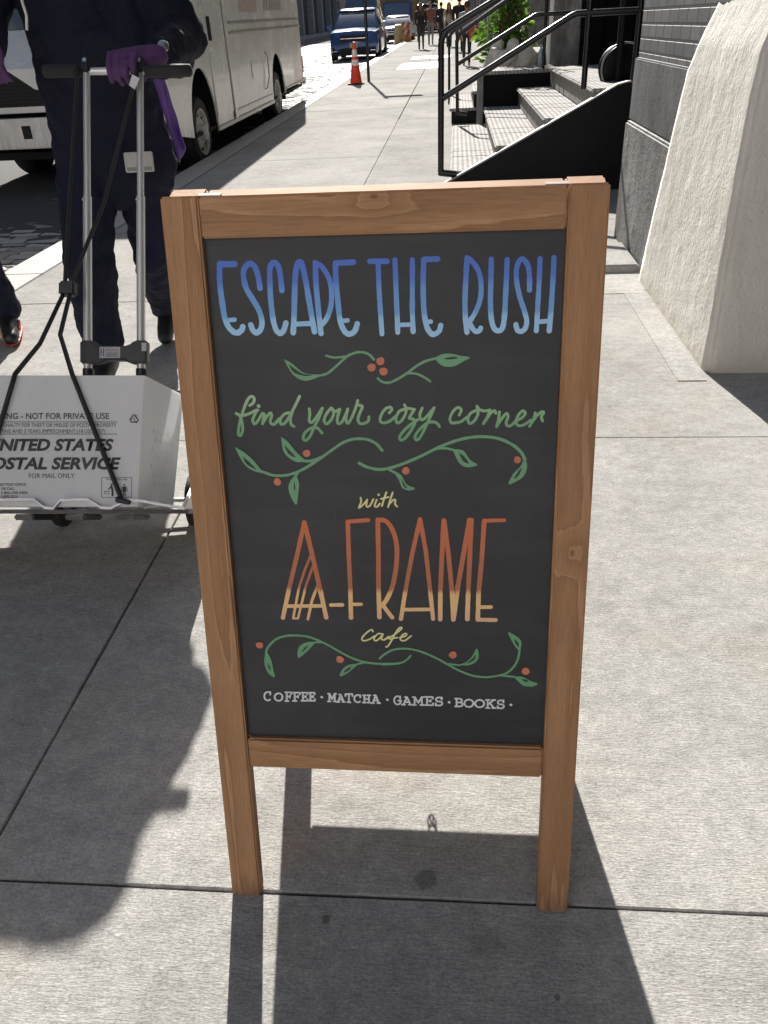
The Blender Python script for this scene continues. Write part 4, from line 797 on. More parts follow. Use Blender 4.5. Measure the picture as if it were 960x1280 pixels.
def fig(dx,front_v):
    g=MB() if False else b
    X=x0+dx; Z=z0+.004
    def line(p,q,w):
        p=Vector((X+p[0],-.0012,Z+p[1]));q=Vector((X+q[0],-.0012,Z+q[1])); d=(q-p).normalized(); nn=Vector((-d.z,0,d.x))*w/2; b.add([p+nn,p-nn,q-nn,q+nn],[(0,1,2,3)])
    if not front_v:
        line((.026,.0),(.026,.018),.0055); line((.026,.016),(.022,.029),.006); line((.023,.026),(.014,.018),.003); line((.004,.012),(.018,.012),.0016); line((.004,.012),(.004,.006),.0012); line((.018,.006),(.004,.006),.0012)
        for k in range(2): line((.022,.031+k*.002),(.026,.031+k*.002),.0035)
    else:
        line((.010,.0),(.010,.012),.002); line((.014,.0),(.014,.012),.002); line((.012,.013),(.012,.026),.0085); line((.006,.025),(.004,.013),.002); line((.018,.025),(.020,.013),.002); line((.005,.012),(.019,.012),.0014)
        for k in range(2): line((.010,.029+k*.002),(.014,.029+k*.002),.003)
fig(.004,False); fig(.05,True)
b.build('safety_pictogram',M_ink,front); text('TO REDUCE FALL RISK','pictogram_lettering',(x0+x1)/2,z1-.0075,.004,.058,'C',bold=.02)
# bungee cords: crossed at a sliding block, hooked over the toe lip
M_cord=plain('black braided cord',(.014,.014,.015),.6,.3,120,.5,400)
bc=bpy.data.objects.new('bungee_cord',None); COL.objects.link(bc); bc.matrix_world=CM; tag(bc,'black bungee cord pair crossing at a block over the mail tub','bungee cord')
def cord(pts): 
    b=MB(); p=[]
    for i in range(len(pts)-1):
        for k in range(6): p.append(tuple(Vector(pts[i]).lerp(Vector(pts[i+1]),k/6)))
    p.append(pts[-1]); b.tube(p,.0066,10); return b.build('cord',M_cord,bc,smooth=60)
cord([(-.066,PC-.026,1.357),(-.088,.33,.85),(-.090,.318,.69)]); cord([(.116,PC-.03,1.335),(.02,.345,.95),(-.068,.318,.70)])
cord([(-.093,.31,.655),(-.095,.15,.47),(-.094,-.008,.354),(-.142,-.008,.19),(-.20,-.018,.0)]); cord([(-.072,.31,.655),(-.045,.17,.50),(.060,-.008,.354),(.095,-.008,.265),(.197,-.014,.012)])
b=MB(); b.box(-.105,-.055,.30,.335,.652,.697); b.build('slider_block',M_blackpl,bc,bevel=.006)
for x,z in ((-.2,.0),(.200,.010)):
    b=MB(); b.cap((x-.012,-.018,z+.006),(x+.016,-.02,z-.002),.009,.006); b.build('hook_end',M_blackpl,bc,smooth=60)
for pp in ([(-.07,PC-.025,1.385),(-.066,PC-.026,1.357)],[(.124,PC-.03,1.37),(.116,PC-.03,1.335)]): b=MB(); b.tube(pp,.008,8); b.build('loop',M_blackpl,bc,smooth=60)
b=MB(); b.prism([(.102,1.318),(.120,1.305),(.135,1.340),(.112,1.352)],'y',PC-.040,PC-.038); b.build('paper_tag',plain('white tag',(.7,.7,.7),.6,.1),bc)
# ================================================================== PEOPLE
M_skin=plain('skin',(.34,.19,.13),.5,.1,20); M_skin2=plain('lighter skin',(.52,.33,.24),.5,.1,20)
M_navy=plain('dark navy uniform twill',(.0085,.0095,.023),.8,.3,9,.5,260,spec=.2); M_trou=plain('dark navy trousers',(.009,.011,.026),.8,.3,8,.5,240,spec=.2)
M_glove=plain('purple knit glove',(.082,.032,.115),.8,.2,30,.6,240); M_purple=plain('purple nylon',(.085,.038,.20),.45,.2,12,.2,80); M_shoe=plain('black boot leather',(.015,.015,.016),.45,.25,16,.3,90); M_refl=plain('reflective piping',(.72,.72,.66),.35,.1,60); M_red=plain('red trim',(.5,.06,.03),.5,.15)
M_hair=plain('dark hair',(.02,.015,.012),.55,.4,40,.4,120)
def seg_mats(o,tags):
    """give each face the material of its nearest bone"""
    for p in o.data.polygons:
        c=p.center; best=None
        for a,b_,mi in tags:
            a=Vector(a);b_=Vector(b_); ab=b_-a; t=max(0,min(1,(c-a).dot(ab)/max(ab.length_squared,1e-9))); d=(c-a-ab*t).length
            if best is None or d<best[0]: best=(d,mi)
        p.material_index=best[1]
def head(mb,c,f,r=.1):
    """skull, jaw, nose, ears; f = facing direction"""
    c=Vector(c); f=Vector(f).normalized(); s=f.cross(Vector((0,0,1))).normalized(); u=Vector((0,0,1))
    mb.cap(c+u*.03-f*.012,c+u*.03+f*.012,r*.82,r*.80,14,fl=(s,.92)); mb.cap(c-u*.01+f*.02,c-u*.075+f*.035,r*.68,r*.42,12)
    mb.cap(c+f*r*.88+u*.015,c+f*r*1.02-u*.022,r*.10,r*.17,8); mb.cap(c+f*r*.82-u*.055-s*.018,c+f*r*.82-u*.055+s*.018,r*.10,r*.10,8)
    for k in (-1,1):
        mb.cap(c+s*k*r*.82+u*.02,c+s*k*r*.86-u*.02,r*.14,r*.11,8); mb.cap(c+f*r*.70+s*k*.033+u*.045,c+f*r*.74+s*k*.012+u*.045,r*.14,r*.12,8)
def fingers(mb,knuckles,bar,ax,r_wrap,a0,a1,rad=.0098):
    for kp,L in knuckles:
        pts=[]
        for i in range(6):
            t=math.radians(a0+(a1-a0)*L*i/5); pts.append(Vector(bar)+ax*kp+CF*(-math.sin(t))*r_wrap+CU*math.cos(t)*r_wrap)
        for i in range(5): mb.cap(pts[i],pts[i+1],rad*(1-.05*i),rad*(1-.05*(i+1)),8)
def C(x,y,z): return CO+CR*x+CF*y+CU*z
# --- the mail carrier behind the cart
SHR=Vector((-1.10,3.26,1.625)); ELR=Vector((-0.965,3.226,1.324)); bar=C(0,PC+.003,1.386); WRR=C(.168,PC+.035,1.452); HNR=C(.10,PC+.012,1.42)
SHL=Vector((-1.60,3.27,1.62)); ELL=Vector((-1.70,3.13,1.28)); WRL=Vector((-1.565,3.02,1.37)); HNL=Vector((-1.56,2.98,1.325))
HIPL=Vector((-1.505,3.43,.97)); KNL=Vector((-1.53,3.27,.52)); ANL=Vector((-1.585,3.33,.10)); HIPR=Vector((-1.285,3.45,.97)); KNR=Vector((-1.335,3.52,.52)); ANR=Vector((-1.475,3.93,.17))
CH=Vector((-1.36,3.31,1.45)); PE=Vector((-1.395,3.43,1.03)); NK=Vector((-1.345,3.25,1.69)); HD=Vector((-1.33,3.19,1.83))
mb=MB(); tg=[]
def bone(a,b_,r0,r1,mi,fl=None,n=12): mb.cap(a,b_,r0,r1,n,fl); tg.append((a,b_,mi))
bone(PE,CH,.145,.15,0,((0,1,0),.72)); bone(SHL.lerp(SHR,.15),SHL.lerp(SHR,.85),.085,.085,0); bone(CH,NK,.07,.058,0); bone(NK,HD,.055,.055,0)
for S,E_,W_,g in ((SHR,ELR,WRR,1),(SHL,ELL,WRL,1)): bone(S,E_,.056,.044,0); bone(E_,W_.lerp(E_,.12),.043,.031,0); bone(W_.lerp(E_,.1),W_,.032,.030,1)
for H_,K_,A_ in ((HIPL,KNL,ANL),(HIPR,KNR,ANR)): bone(H_,K_,.085,.058,0); bone(K_,A_,.056,.038,0)
bone(ANL,ANL+Vector((.02,-.17,-.055)),.04,.032,0); bone(ANR+Vector((0,.02,0)),ANR+Vector((.02,-.14,-.11)),.04,.032,0)
head(mb,HD,(.1,-1,-.25)); tg.append((HD-Vector((0,0,.06)),HD+Vector((0,0,.06)),0))
kn=[(.036,.82),(.062,1.0),(.088,1.0),(.114,.86)]
mb.cap(WRR,C(.112,PC+.015,1.436),.035,.034,12); mb.cap(C(.045,PC+.008,1.428),C(.118,PC+.008,1.436),.026,.030,12)
for kp,L in kn: mb.cap(C(kp+.008,PC+.01,1.43),bar+CR*kp+CF*-math.sin(math.radians(35))*.042+CU*.038,.0150,.0128,8)
fingers(mb,kn,bar,CR,.036,30,205,.0112)
mb.cap(C(.135,PC+.035,1.405),C(.118,PC+.042,1.378),.013,.011,8); mb.cap(C(.118,PC+.042,1.378),C(.085,PC+.03,1.362),.011,.009,8)
tg += [(C(.05,PC-.03,1.39),C(.14,PC+.02,1.42),1),(C(.09,PC,1.36),WRR,1),(C(.09,PC-.03,1.36),C(.12,PC-.03,1.36),1)]
# other hand: relaxed, slightly curled, fingers hanging
mb.cap(WRL,HNL,.030,.033,12,fl=((1,.3,0),.8))
for k in range(4):
    a=HNL+Vector((-.03+.019*k,-.012+.004*k,-.02)); b1=a+Vector((.004,-.012,-.034-.004*(k in(1,2)))); b2=b1+Vector((.006,.004,-.026)); b3=b2+Vector((.006,.014,-.016)); mb.cap(a,b1,.0108,.0102,8); mb.cap(b1,b2,.0102,.0095,8); mb.cap(b2,b3,.0095,.008,8); tg.append((a,b3,1))
a=HNL+Vector((.03,-.012,.012)); b1=a+Vector((.018,-.016,-.03)); b2=b1+Vector((-.004,-.01,-.026)); mb.cap(a,b1,.0125,.0112,8); mb.cap(b1,b2,.0112,.0092,8); tg+= [(a,b2,1),(WRL,HNL,1)]
car=remeshed(mb,'person',[M_skin,M_glove],.0055,smooth_it=2); seg_mats(car,tg); tag(car,'mail carrier in dark navy uniform and purple gloves holding the cart handle','person')
# clothing
def cloth(name,segs,mat,vox=.011,disp=(.034,.075),par=car,it=5):
    q=MB()
    for s_ in segs: q.cap(*s_)
    return remeshed(q,name,[mat],vox,par,disp,it)
cloth('jacket',[(PE+Vector((.0,0,-.08)),PE+Vector((.01,0,.1)),.235,.235,16,((0,1,0),.66)),(PE+Vector((.015,-.01,.1)),CH,.235,.225,16,((0,1,0),.70)),(PE+Vector((.05,.0,.02)),PE+Vector((.08,.02,-.12)),.19,.175,14,((0,1,0),.8)),(SHL,SHR,.105,.105,14),(CH,NK,.10,.075,12),
  (Vector((-1.03,3.27,1.27)),Vector((-1.26,3.27,1.32)),.078,.13),(Vector((-1.155,3.26,1.36)),Vector((-1.165,3.27,1.53)),.095,.10),(SHR,ELR,.092,.080),(ELR,WRR.lerp(ELR,.20),.078,.058),(SHL,ELL,.088,.074),(ELL,WRL.lerp(ELL,.02),.072,.058)],M_navy)
cloth('trousers',[(PE+Vector((-.03,0,-.02)),PE+Vector((.03,0,-.02)),.165,.165,14,((0,1,0),.8)),(HIPL,KNL,.125,.102),(KNL,ANL+Vector((0,.01,.04)),.102,.088),(HIPR,KNR,.122,.094),(KNR,ANR+Vector((.0,-.02,.0)),.094,.080)],M_trou,disp=(.036,.08))
def boot(name,a,toe,par,mat=M_shoe,heel=None):
    q=MB(); a=Vector(a);toe=Vector(toe); h=heel or (a+(a-toe).normalized()*.05+Vector((0,0,-.05))); h=Vector(h)
    q.cap(a+Vector((0,0,.05)),a+Vector((0,0,-.01)),.05,.054); q.cap(h,a+(toe-a)*.4+Vector((0,0,-.02)),.047,.05); q.cap(a,toe,.052,.04); q.cap(toe+(a-toe)*.25,toe,.046,.038)
    return remeshed(q,name,[mat],.009,par,None,3)
boot('boot',ANL,ANL+Vector((.03,-.19,-.055)),car); boot('boot',ANR+Vector((0,.02,0)),ANR+Vector((.02,-.16,-.125)),car)
q=MB(); s=Vector((.1,-1,-.25)).normalized().cross(Vector((0,0,1))).normalized()
q.cap(HD+Vector((0,.02,.06)),HD+Vector((0,-.0,.075)),.098,.094,14); q.cap(HD+Vector((0,.05,.0)),HD+Vector((0,.045,-.05)),.07,.06); remeshed(q,'hair',[M_hair],.012,car,(.008,.03),2)
# watch, cuff piping, white shoulder piping, purple cloth strip, pocket plate
def ring(c,ax,r,t,name,mat,par,arc=(0,360),n=24):
    ax=Vector(ax).normalized(); a=ax.orthogonal().normalized(); b_=ax.cross(a); q=MB(); q.tube([Vector(c)+(a*math.cos(x)+b_*math.sin(x))*r for x in [math.radians(arc[0]+(arc[1]-arc[0])*i/n) for i in range(n+1)]],t,8); return q.build(name,mat,par,smooth=60)
wd=(ELR-WRR).normalized(); w_=ring(WRR.lerp(ELR,.15),wd,.041,.007,'watch',M_shoe,car)
q=MB(); q.lathe([(0,0),(.018,.0),(.018,.008),(.015,.010),(0,.010)],WRR.lerp(ELR,.15)+Vector((.02,-.03,.018)),(.35,-.6,.5),20); q.build('watch_case',M_steel,w_,smooth=40)
ring(ELL.lerp(WRL,.84),(WRL-ELL),.0585,.0028,'cuff_piping',M_refl,car)
q=MB(); q.tube([(-0.955,3.059,1.240),(-0.997,3.023,1.219),(-1.039,3.007,1.219)],.0035,8); q.build('cuff_piping',M_refl,car,smooth=60)
q=MB(); q.tube([(-1.477,3.096,1.530),(-1.461,3.086,1.467),(-1.454,3.081,1.414),(-1.464,3.078,1.372)],.005,8); q.build('shoulder_piping',M_refl,car,smooth=60)
def sheet(name,mat,P,par,th=.003,amp=.012,nu=10,nv=18,sub=1):
    """a hanging piece of cloth between four corner curves with folds"""
    q=MB(); A_,B_,C_,D_=[Vector(p) for p in P]; vs=[];fs=[]
    for j in range(nv+1):
        for i in range(nu+1):
            u,v=i/nu,j/nv; p=A_.lerp(B_,u).lerp(D_.lerp(C_,u),v); nn=(B_-A_).cross(D_-A_).normalized(); p=p+nn*amp*(math.sin(u*9+v*2)*(.3+v)+noise.noise(p*14)*.8); vs.append(tuple(p))
    for j in range(nv):
        for i in range(nu): a=j*(nu+1)+i; fs.append((a,a+1,a+nu+2,a+nu+1))
    q.add(vs,fs); o=q.build(name,mat,par,smooth=80); m_=o.modifiers.new('t','SOLIDIFY'); m_.thickness=th; evaluated(o,name); o.data.polygons.foreach_set('use_smooth',[True]*len(o.data.polygons)); return o
sheet('purple_strip',M_purple,[(-1.118,3.249,1.256),(-1.076,3.249,1.245),(-1.039,3.302,0.966),(-1.089,3.313,0.902)],car,amp=.012,nu=6)
q=MB(); q.box(-.056,.056,-.004,.004,-.036,.036); o=q.build('pocket_plate',plain('pale grey plate',(.42,.42,.40),.5,.1),car,bevel=.003); o.location=(-1.219,3.239,0.924); o.rotation_euler=(math.radians(-12),0,math.radians(4))
q=MB(); q.box(-.048,.048,-.0052,-.0042,-.031,-.017); q.build('plate_window',plain('dull grey insert',(.2,.2,.19),.4,.1),o)
# --- second person, mostly beyond the left edge: one bent leg with a black and red shoe
H2=Vector((-2.58,3.98,.92)); mb=MB(); tg=[]
KA=Vector((-2.39,3.88,.50)); AA=Vector((-2.375,3.97,.10)); KB=Vector((-2.75,3.72,.50)); AB=Vector((-2.78,3.95,.10)); C2=Vector((-2.62,3.86,1.33)); N2=Vector((-2.62,3.8,1.52)); D2=Vector((-2.62,3.74,1.66))
bone(H2,C2,.14,.145,0,((0,1,0),.75)); bone(C2+Vector((-.17,0,.1)),C2+Vector((.17,0,.1)),.075,.075,0); bone(C2,N2,.06,.055,0); bone(N2,D2,.053,.053,0)
for S,E_,W_ in ((C2+Vector((.21,0,.1)),C2+Vector((.27,-.10,-.15)),C2+Vector((.2,-.31,-.13))),(C2+Vector((-.21,0,.1)),C2+Vector((-.28,.02,-.18)),C2+Vector((-.26,-.12,-.40)))):
    bone(S,E_,.054,.042,0); bone(E_,W_,.042,.029,0); d=(W_-E_).normalized(); mb.cap(W_,W_+d*.075,.028,.03,10)
    sd=d.cross(Vector((0,0,1))).normalized()
    for k in range(4): a=W_+d*.085+sd*(-.028+.0185*k); mb.cap(a,a+d*.034+Vector((0,0,-.008)),.0105,.0098,8); mb.cap(a+d*.034+Vector((0,0,-.008)),a+d*(.06+.004*(k in(1,2)))+Vector((0,0,-.03)),.0098,.0085,8)
    mb.cap(W_+d*.03+sd*.03,W_+d*.065+sd*.05+Vector((0,0,-.012)),.012,.010,8)
bone(H2+Vector((.1,0,0)),KA,.085,.058,0); bone(KA,AA,.055,.038,0); bone(H2-Vector((.1,0,0)),KB,.085,.058,0); bone(KB,AB,.055,.038,0); bone(AA,AA+Vector((.06,-.16,-.055)),.038,.03,0); bone(AB,AB+Vector((.0,-.17,-.055)),.038,.03,0); head(mb,D2,(.4,-1,-.1))
pr2=remeshed(mb,'person',[M_skin],.008,smooth_it=3); tag(pr2,'person at the left edge in navy trousers and a black and red shoe','person')
cloth('jacket',[(H2,C2,.19,.2,16,((0,1,0),.75)),(C2+Vector((-.18,0,.1)),C2+Vector((.18,0,.1)),.095,.095),(C2+Vector((.21,0,.1)),C2+Vector((.27,-.10,-.15)),.08,.07),(C2+Vector((.27,-.10,-.15)),C2+Vector((.21,-.28,-.13)),.068,.054),(C2+Vector((-.21,0,.1)),C2+Vector((-.28,.02,-.18)),.08,.07),(C2+Vector((-.28,.02,-.18)),C2+Vector((-.26,-.11,-.37)),.068,.054)],M_navy,par=pr2)
cloth('trousers',[(H2-Vector((.03,0,0)),H2+Vector((.03,0,0)),.16,.16,14,((0,1,0),.8)),(H2+Vector((.1,0,0)),KA,.12,.092),(KA,AA+Vector((0,0,.05)),.092,.088),(H2-Vector((.1,0,0)),KB,.12,.092),(KB,AB+Vector((0,0,.05)),.092,.086)],M_trou,par=pr2,disp=(.03,.09))
for A_,d_ in ((AA,Vector((.09,-.17,-.058))),(AB,Vector((0,-.19,-.058)))):
    bo=boot('shoe',A_,A_+d_,pr2); q=MB(); tt=A_+d_; side=Vector((-d_.y,d_.x,0)).normalized(); q.tube([A_+Vector((0,.055,-.082))+side*.03,A_+d_*.4+Vector((0,0,-.055))+side*.047,tt+Vector((0,0,-.024))+side*.030,tt+d_.normalized()*.032+Vector((0,0,-.020)),tt+Vector((0,0,-.024))-side*.030,A_+d_*.4+Vector((0,0,-.055))-side*.047,A_+Vector((0,.055,-.082))-side*.03],.0075,8); q.build('sole_trim',M_red,bo,smooth=60)
    q=MB(); q.cap(A_+d_*.25+side*.05+Vector((0,0,-.005)),A_+d_*.55+side*.047+Vector((0,0,-.01)),.012,.009); q.build('side_flash',M_red,bo,smooth=60)
q=MB(); q.cap(D2+Vector((0,.02,.06)),D2+Vector((0,0,.075)),.098,.094,14); remeshed(q,'hair',[M_hair],.012,pr2,(.008,.03),2)
# ================================================================== STEP VAN AT THE KERB
def vanpaint():
    n=N('worn white van paint'); co=n.co(); s=n.sep(); g=n.noise(n.map((1,1,1.4)),1.6,6,.65); f=n.noise(n.map((6,3,.8)),5,5); z=s[2]
    c=n.ramp(g,[(.3,(.80,.785,.75)),(.7,(.87,.855,.82))]); dirt=n.math('MULTIPLY',n.rng(z,1.0,.35),n.rng(f,.4,.65)); c=n.mix(n.math('MULTIPLY',dirt,.5),c,(.40,.37,.32))
    c=n.mix(n.math('MULTIPLY',n.rng(n.noise(co,9,6),.66,.72),.15),c,(.42,.40,.37))
    return n.out(c,n.rng(g,.3,.7,.16,.34),n.bump(n.noise(n.map((1,1,1)),2.3,3),.10,.02),spec=.55,coat=.25)
M_van=vanpaint(); M_rub=plain('bare aluminium rail',(.55,.54,.52),.35,.15,20,metal=.5); M_gasket=plain('black gasket',(.012,.012,.012),.6,.1)
M_glassc=plain('glass with painted sky',(.07,.105,.15),.05,.1,3,spec=1.0,coat=1.0); M_amber=plain('amber lens',(.75,.22,.02),.25,.1); M_lens=plain('headlamp lens',(.75,.77,.8),.1,.1,spec=.8); M_chrome=plain('chrome',(.8,.8,.8),.15,.05,metal=1); M_rimw=plain('dusty white wheel rim',(.62,.60,.56),.5,.25,14,.15,50); M_under=plain('underbody black',(.015,.015,.016),.8,.3)  # glass base raised to a lighter blue, painting sky reflection into the colour
van=empty('step_van',(-4.33,13.7,gz(13.7)-.135),(math.atan(.0095),0,0)); tag(van,'white step delivery van parked along the kerb, seen from its front corner','delivery van')
VX,VY=-4.33,13.7; xs=1.25; yf,yr=9.45-VY,18.15-VY; zb,zt=.36,3.15
def arch(yc,zc,a,h,n=14): return [(yc+a*math.cos(math.pi*i/n),zc+h*math.sin(math.pi*i/n)) for i in range(n+1)]
WF,WR_=10.72-VY,15.55-VY
prof=[(yr,zb+.12),(yr,zt-.08),(yr-.1,zt),(yf+1.75,zt),(yf+1.15,zt-.12),(yf+.75,1.62),(yf+.08,1.36),(yf,1.22),(yf,.62)]
fr_a=[(y,z) for y,z in reversed(arch(WF,.40,.57,.70))]; rr_a=[(y,z) for y,z in reversed(arch(WR_,.40,.56,.66))]
low=[(yf+.06,.50)]+fr_a+[(WF+.60,zb)]+[(WR_-.60,zb)]+rr_a+[(WR_+.62,zb+.1)]
side=prof+low
for s,nm in ((1,'side'),(-1,'side')):
    b=MB(); b.prism(side,'x',s*xs-.025 if s>0 else -xs,s*xs if s>0 else -xs+.025); b.build('side_panel',M_van,van,bevel=.006)
b=MB(); b.box(-xs+.03,xs-.03,yf+1.75,yr-.02,zt-.06,zt-.002); b.build('roof',M_van,van,bevel=.03)
b=MB(); b.box(-xs+.026,xs-.026,yr-.04,yr-.004,zb+.12,zt-.05); b.build('rear_panel',M_van,van)
b=MB(); b.box(-xs+.03,xs-.03,yf+.9,yr-.05,zb+.02,zb+.06); b.box(-xs+.2,xs-.2,yf+.2,yr-.1,.30,zb+.019); b.build('chassis',M_under,van)
for y_,h_ in ((WF,.7),(WR_,.66)):
    b=MB(); b.box(xs-.75,xs-.03,y_-.6,y_+.6,.36,.40+h_+.06); 
    q=MB(); q.prism([(y_-.66,.3),(y_-.66,1.16),(y_+.66,1.16),(y_+.66,.3),(y_+.64,.3),(y_+.64,1.14),(y_-.64,1.14),(y_-.64,.3)],'x',-xs+.03,xs-.03); q.build('wheel_well',M_under,van)
def wheel(par,x,y,z,r,w,rimmat,s,dual=False):
    b=MB(); b.lathe([(r*.62,-w/2),(r*.93,-w/2),(r*.99,-w*.36),(r,0),(r*.99,w*.36),(r*.93,w/2),(r*.62,w/2)],(x,y,z),(1,0,0),40); o=b.build('tyre',M_tyre,par,smooth=40)
    b=MB(); b.lathe([(0,.075),(.07,.075),(.095,.06),(.10,.0),(r*.40,.0),(r*.50,-.03),(r*.58,-.025),(r*.60,.02),(r*.65,.03),(r*.68,.01),(r*.66,-.06)],(x+s*w*.42,y,z),(s,0,0),40); rim=b.build('rim',rimmat,o,smooth=40)
    b=MB()
    for k in range(8):
        t=2*math.pi*k/8; p=Vector((x+s*(w*.42-.005),y+r*.47*math.cos(t),z+r*.47*math.sin(t))); b.cur=0; b.tube([p-Vector((s*.02,0,0)),p-Vector((s*.004,0,0))],.024,10)
    b.build('hand_hole',M_under,rim)
    b=MB()
    for k in range(8): t=2*math.pi*(k+.5)/8; p=Vector((x+s*w*.42,y+.083*math.cos(t),z+.083*math.sin(t))); b.tube([p,p+Vector((s*.075,0,0))],.013,6)
    b.build('wheel_nut',M_rub,rim); return o
for s in (1,-1):
    wheel(van,s*(xs-.19),WF,.40,.40,.25,M_rimw,s); wheel(van,s*(xs-.17),WR_,.40,.40,.25,M_rimw,s)
# side details on the kerb side
X=xs+.002
for z0 in (1.52,1.405): b=MB(); b.box(X,X+.016,12.42-VY,yr-.02,z0,z0+.03); b.build('rub_rail',M_rub,van,bevel=.005)
b=MB(); b.box(X,X+.01,11.28-VY,12.12-VY,.50,2.6); dr=b.build('sliding_door',M_van,van,bevel=.004)
b=MB(); b.box(X+.011,X+.016,11.38-VY,12.02-VY,1.90,2.5); b.build('door_window',M_glassc,dr)
b=MB(); b.box(X+.011,X+.05,11.30-VY,11.335-VY,1.36,1.62); b.build('door_handle',M_gasket,dr,bevel=.004)
b=MB(); b.box(X,X+.006,12.125-VY,12.165-VY,.42,2.66); b.build('door_seal',M_gasket,van)
b=MB(); b.box(X,X+.02,12.18-VY,12.30-VY,.38,3.0); b.build('door_pillar',M_van,van,bevel=.008)
for a_,c_ in ((12.32-VY,WR_-.62),(WR_+.64,yr-.03)): b=MB(); b.box(X,X+.018,a_,c_,.47,.50); b.build('skirt_rail',M_rub,van,bevel=.004)
b=MB(); b.box(X,X+.03,11.2-VY,14.9-VY,.355,.40); b.build('sill',M_rub,van,bevel=.006)
for (y0,y1,z0,z1) in ((13.55,13.75,.80,1.02),): b=MB(); b.box(X,X+.006,y0-VY,y1-VY,z0,z1); b.build('filler_flap',M_van,van,bevel=.004)
b=MB(); b.tube([(X,14.42-VY,.60),(X+.03,14.42-VY,.62),(X+.035,14.62-VY,.78),(X+.035,14.62-VY,1.06),(X,14.62-VY,1.12)],.010,8); b.build('grab_loop',M_rub,van,smooth=60)
M_fade=plain('faded grey lettering',(.33,.315,.29),.5,.2,30); M_faded=plain('faded red stripe',(.52,.40,.36),.5,.15,14)
b=MB(); b.box(X,X+.0018,13.2-VY,14.4-VY,1.66,1.86); b.build('faded_red_patch',M_faded,van)
b=MB()
for k in range(7): b.box(X,X+.0018,14.9+k*.22-VY,15.04+k*.22-VY,1.68,1.86)
o=b.build('faded_lettering',M_fade,van); o['kind']='stuff'
b=MB(); b.box(-xs+.05,xs+.02,yr,yr+.18,.42,.55); b.build('rear_bumper',M_rub,van,bevel=.01)
b=MB(); b.box(xs-.03,xs+.012,yr+.0,yr+.03,.62,.9); b.build('tail_light',M_red,van)
# front
b=MB(); b.box(-xs+.026,xs-.026,yf+.0,yf+.03,.86,1.20); b.build('nose_panel',M_gasket,van)
b=MB(); b.box(xs-.62,xs-.002,yf-.012,yf+.03,.62,1.22); b.build('corner_panel',M_van,van,bevel=.02)
b=MB(); b.box(-xs+.002,-xs+.30,yf-.012,yf+.03,.62,1.22); b.build('corner_panel',M_van,van,bevel=.02)
b=MB(); b.prism([(-.49,1.22),(.35,1.22),(.07,1.02),(-.21,1.02)],'y',yf-.03,yf+.02); b.build('bonnet_nose',M_van,van,bevel=.008)
for k in range(7): b=MB(); b.box(-.8,.48,yf-.012,yf-.002,.885+k*.035,.90+k*.035); b.build('grille_slat',M_under,van)
b=MB(); b.add([(-xs+.03,yf+.03,1.22),(xs-.03,yf+.03,1.22),(xs-.03,yf+.74,1.58),(-xs+.03,yf+.74,1.58),(-xs+.03,yf+.03,1.18),(xs-.03,yf+.03,1.18),(xs-.03,yf+.74,1.54),(-xs+.03,yf+.74,1.54)],[(0,1,2,3),(7,6,5,4),(0,4,5,1),(1,5,6,2),(2,6,7,3),(3,7,4,0)]); b.build('bonnet',M_van,van,bevel=.01)
b=MB(); b.add([(-xs+.03,yf+.75,1.58),(xs-.03,yf+.75,1.58),(xs-.03,yf+1.15,3.0),(-xs+.03,yf+1.15,3.0)],[(0,1,2,3)]); b.add([(-xs+.03,yf+.79,1.58),(xs-.03,yf+.79,1.58),(xs-.03,yf+1.19,3.0),(-xs+.03,yf+1.19,3.0)],[(3,2,1,0)]); b.build('windscreen',M_glassc,van)
b=MB(); b.box(-xs+.03,xs-.03,yf+1.16,yf+1.8,2.98,zt-.004); b.build('cab_visor',M_van,van,bevel=.02)
b=MB(); b.box(-.92,.60,yf-.028,yf+.0,.80,.86); b.build('grille_bar',M_van,van,bevel=.006)
b=MB(); b.box(-xs-.02,xs-.16,yf-.20,yf-.06,.46,.76); bp=b.build('front_bumper',M_van,van,bevel=.015)
for x_ in (-.39,.41): b=MB(); b.box(x_,x_+.10,yf-.204,yf-.19,.56,.69); b.build('bumper_slot',M_under,bp)
b=MB(); b.box(-.5,.5,yf-.06,yf+.1,.50,.72); b.build('bumper_bracket',M_under,van)
for x_ in (-.86,.78): b=MB(); b.lathe([(0,.03),(.06,.026),(.085,.01),(.09,0)],(x_,yf-.014,1.05),(0,-1,0),24); b.build('headlight',M_lens,van,smooth=50)
for z_ in (1.12,.93): b=MB(); b.lathe([(0,.03),(.03,.026),(.042,.01),(.044,0)],(xs-.10,yf-.014,z_),(.25,-1,0),18); b.build('marker_light',M_amber,van,smooth=50)
for s in (1,-1):
    b=MB(); b.tube([(s*xs,yf+.85,1.9),(s*(xs+.22),yf+.7,2.0),(s*(xs+.22),yf+.7,2.5),(s*xs,yf+.95,2.6)],.012,8); mm=b.build('mirror_arm',M_gasket,van,smooth=60)
    b=MB(); b.box(s*(xs+.22)-.08,s*(xs+.22)+.08,yf+.67,yf+.71,2.05,2.42); b.build('mirror',M_gasket,mm,bevel=.012)
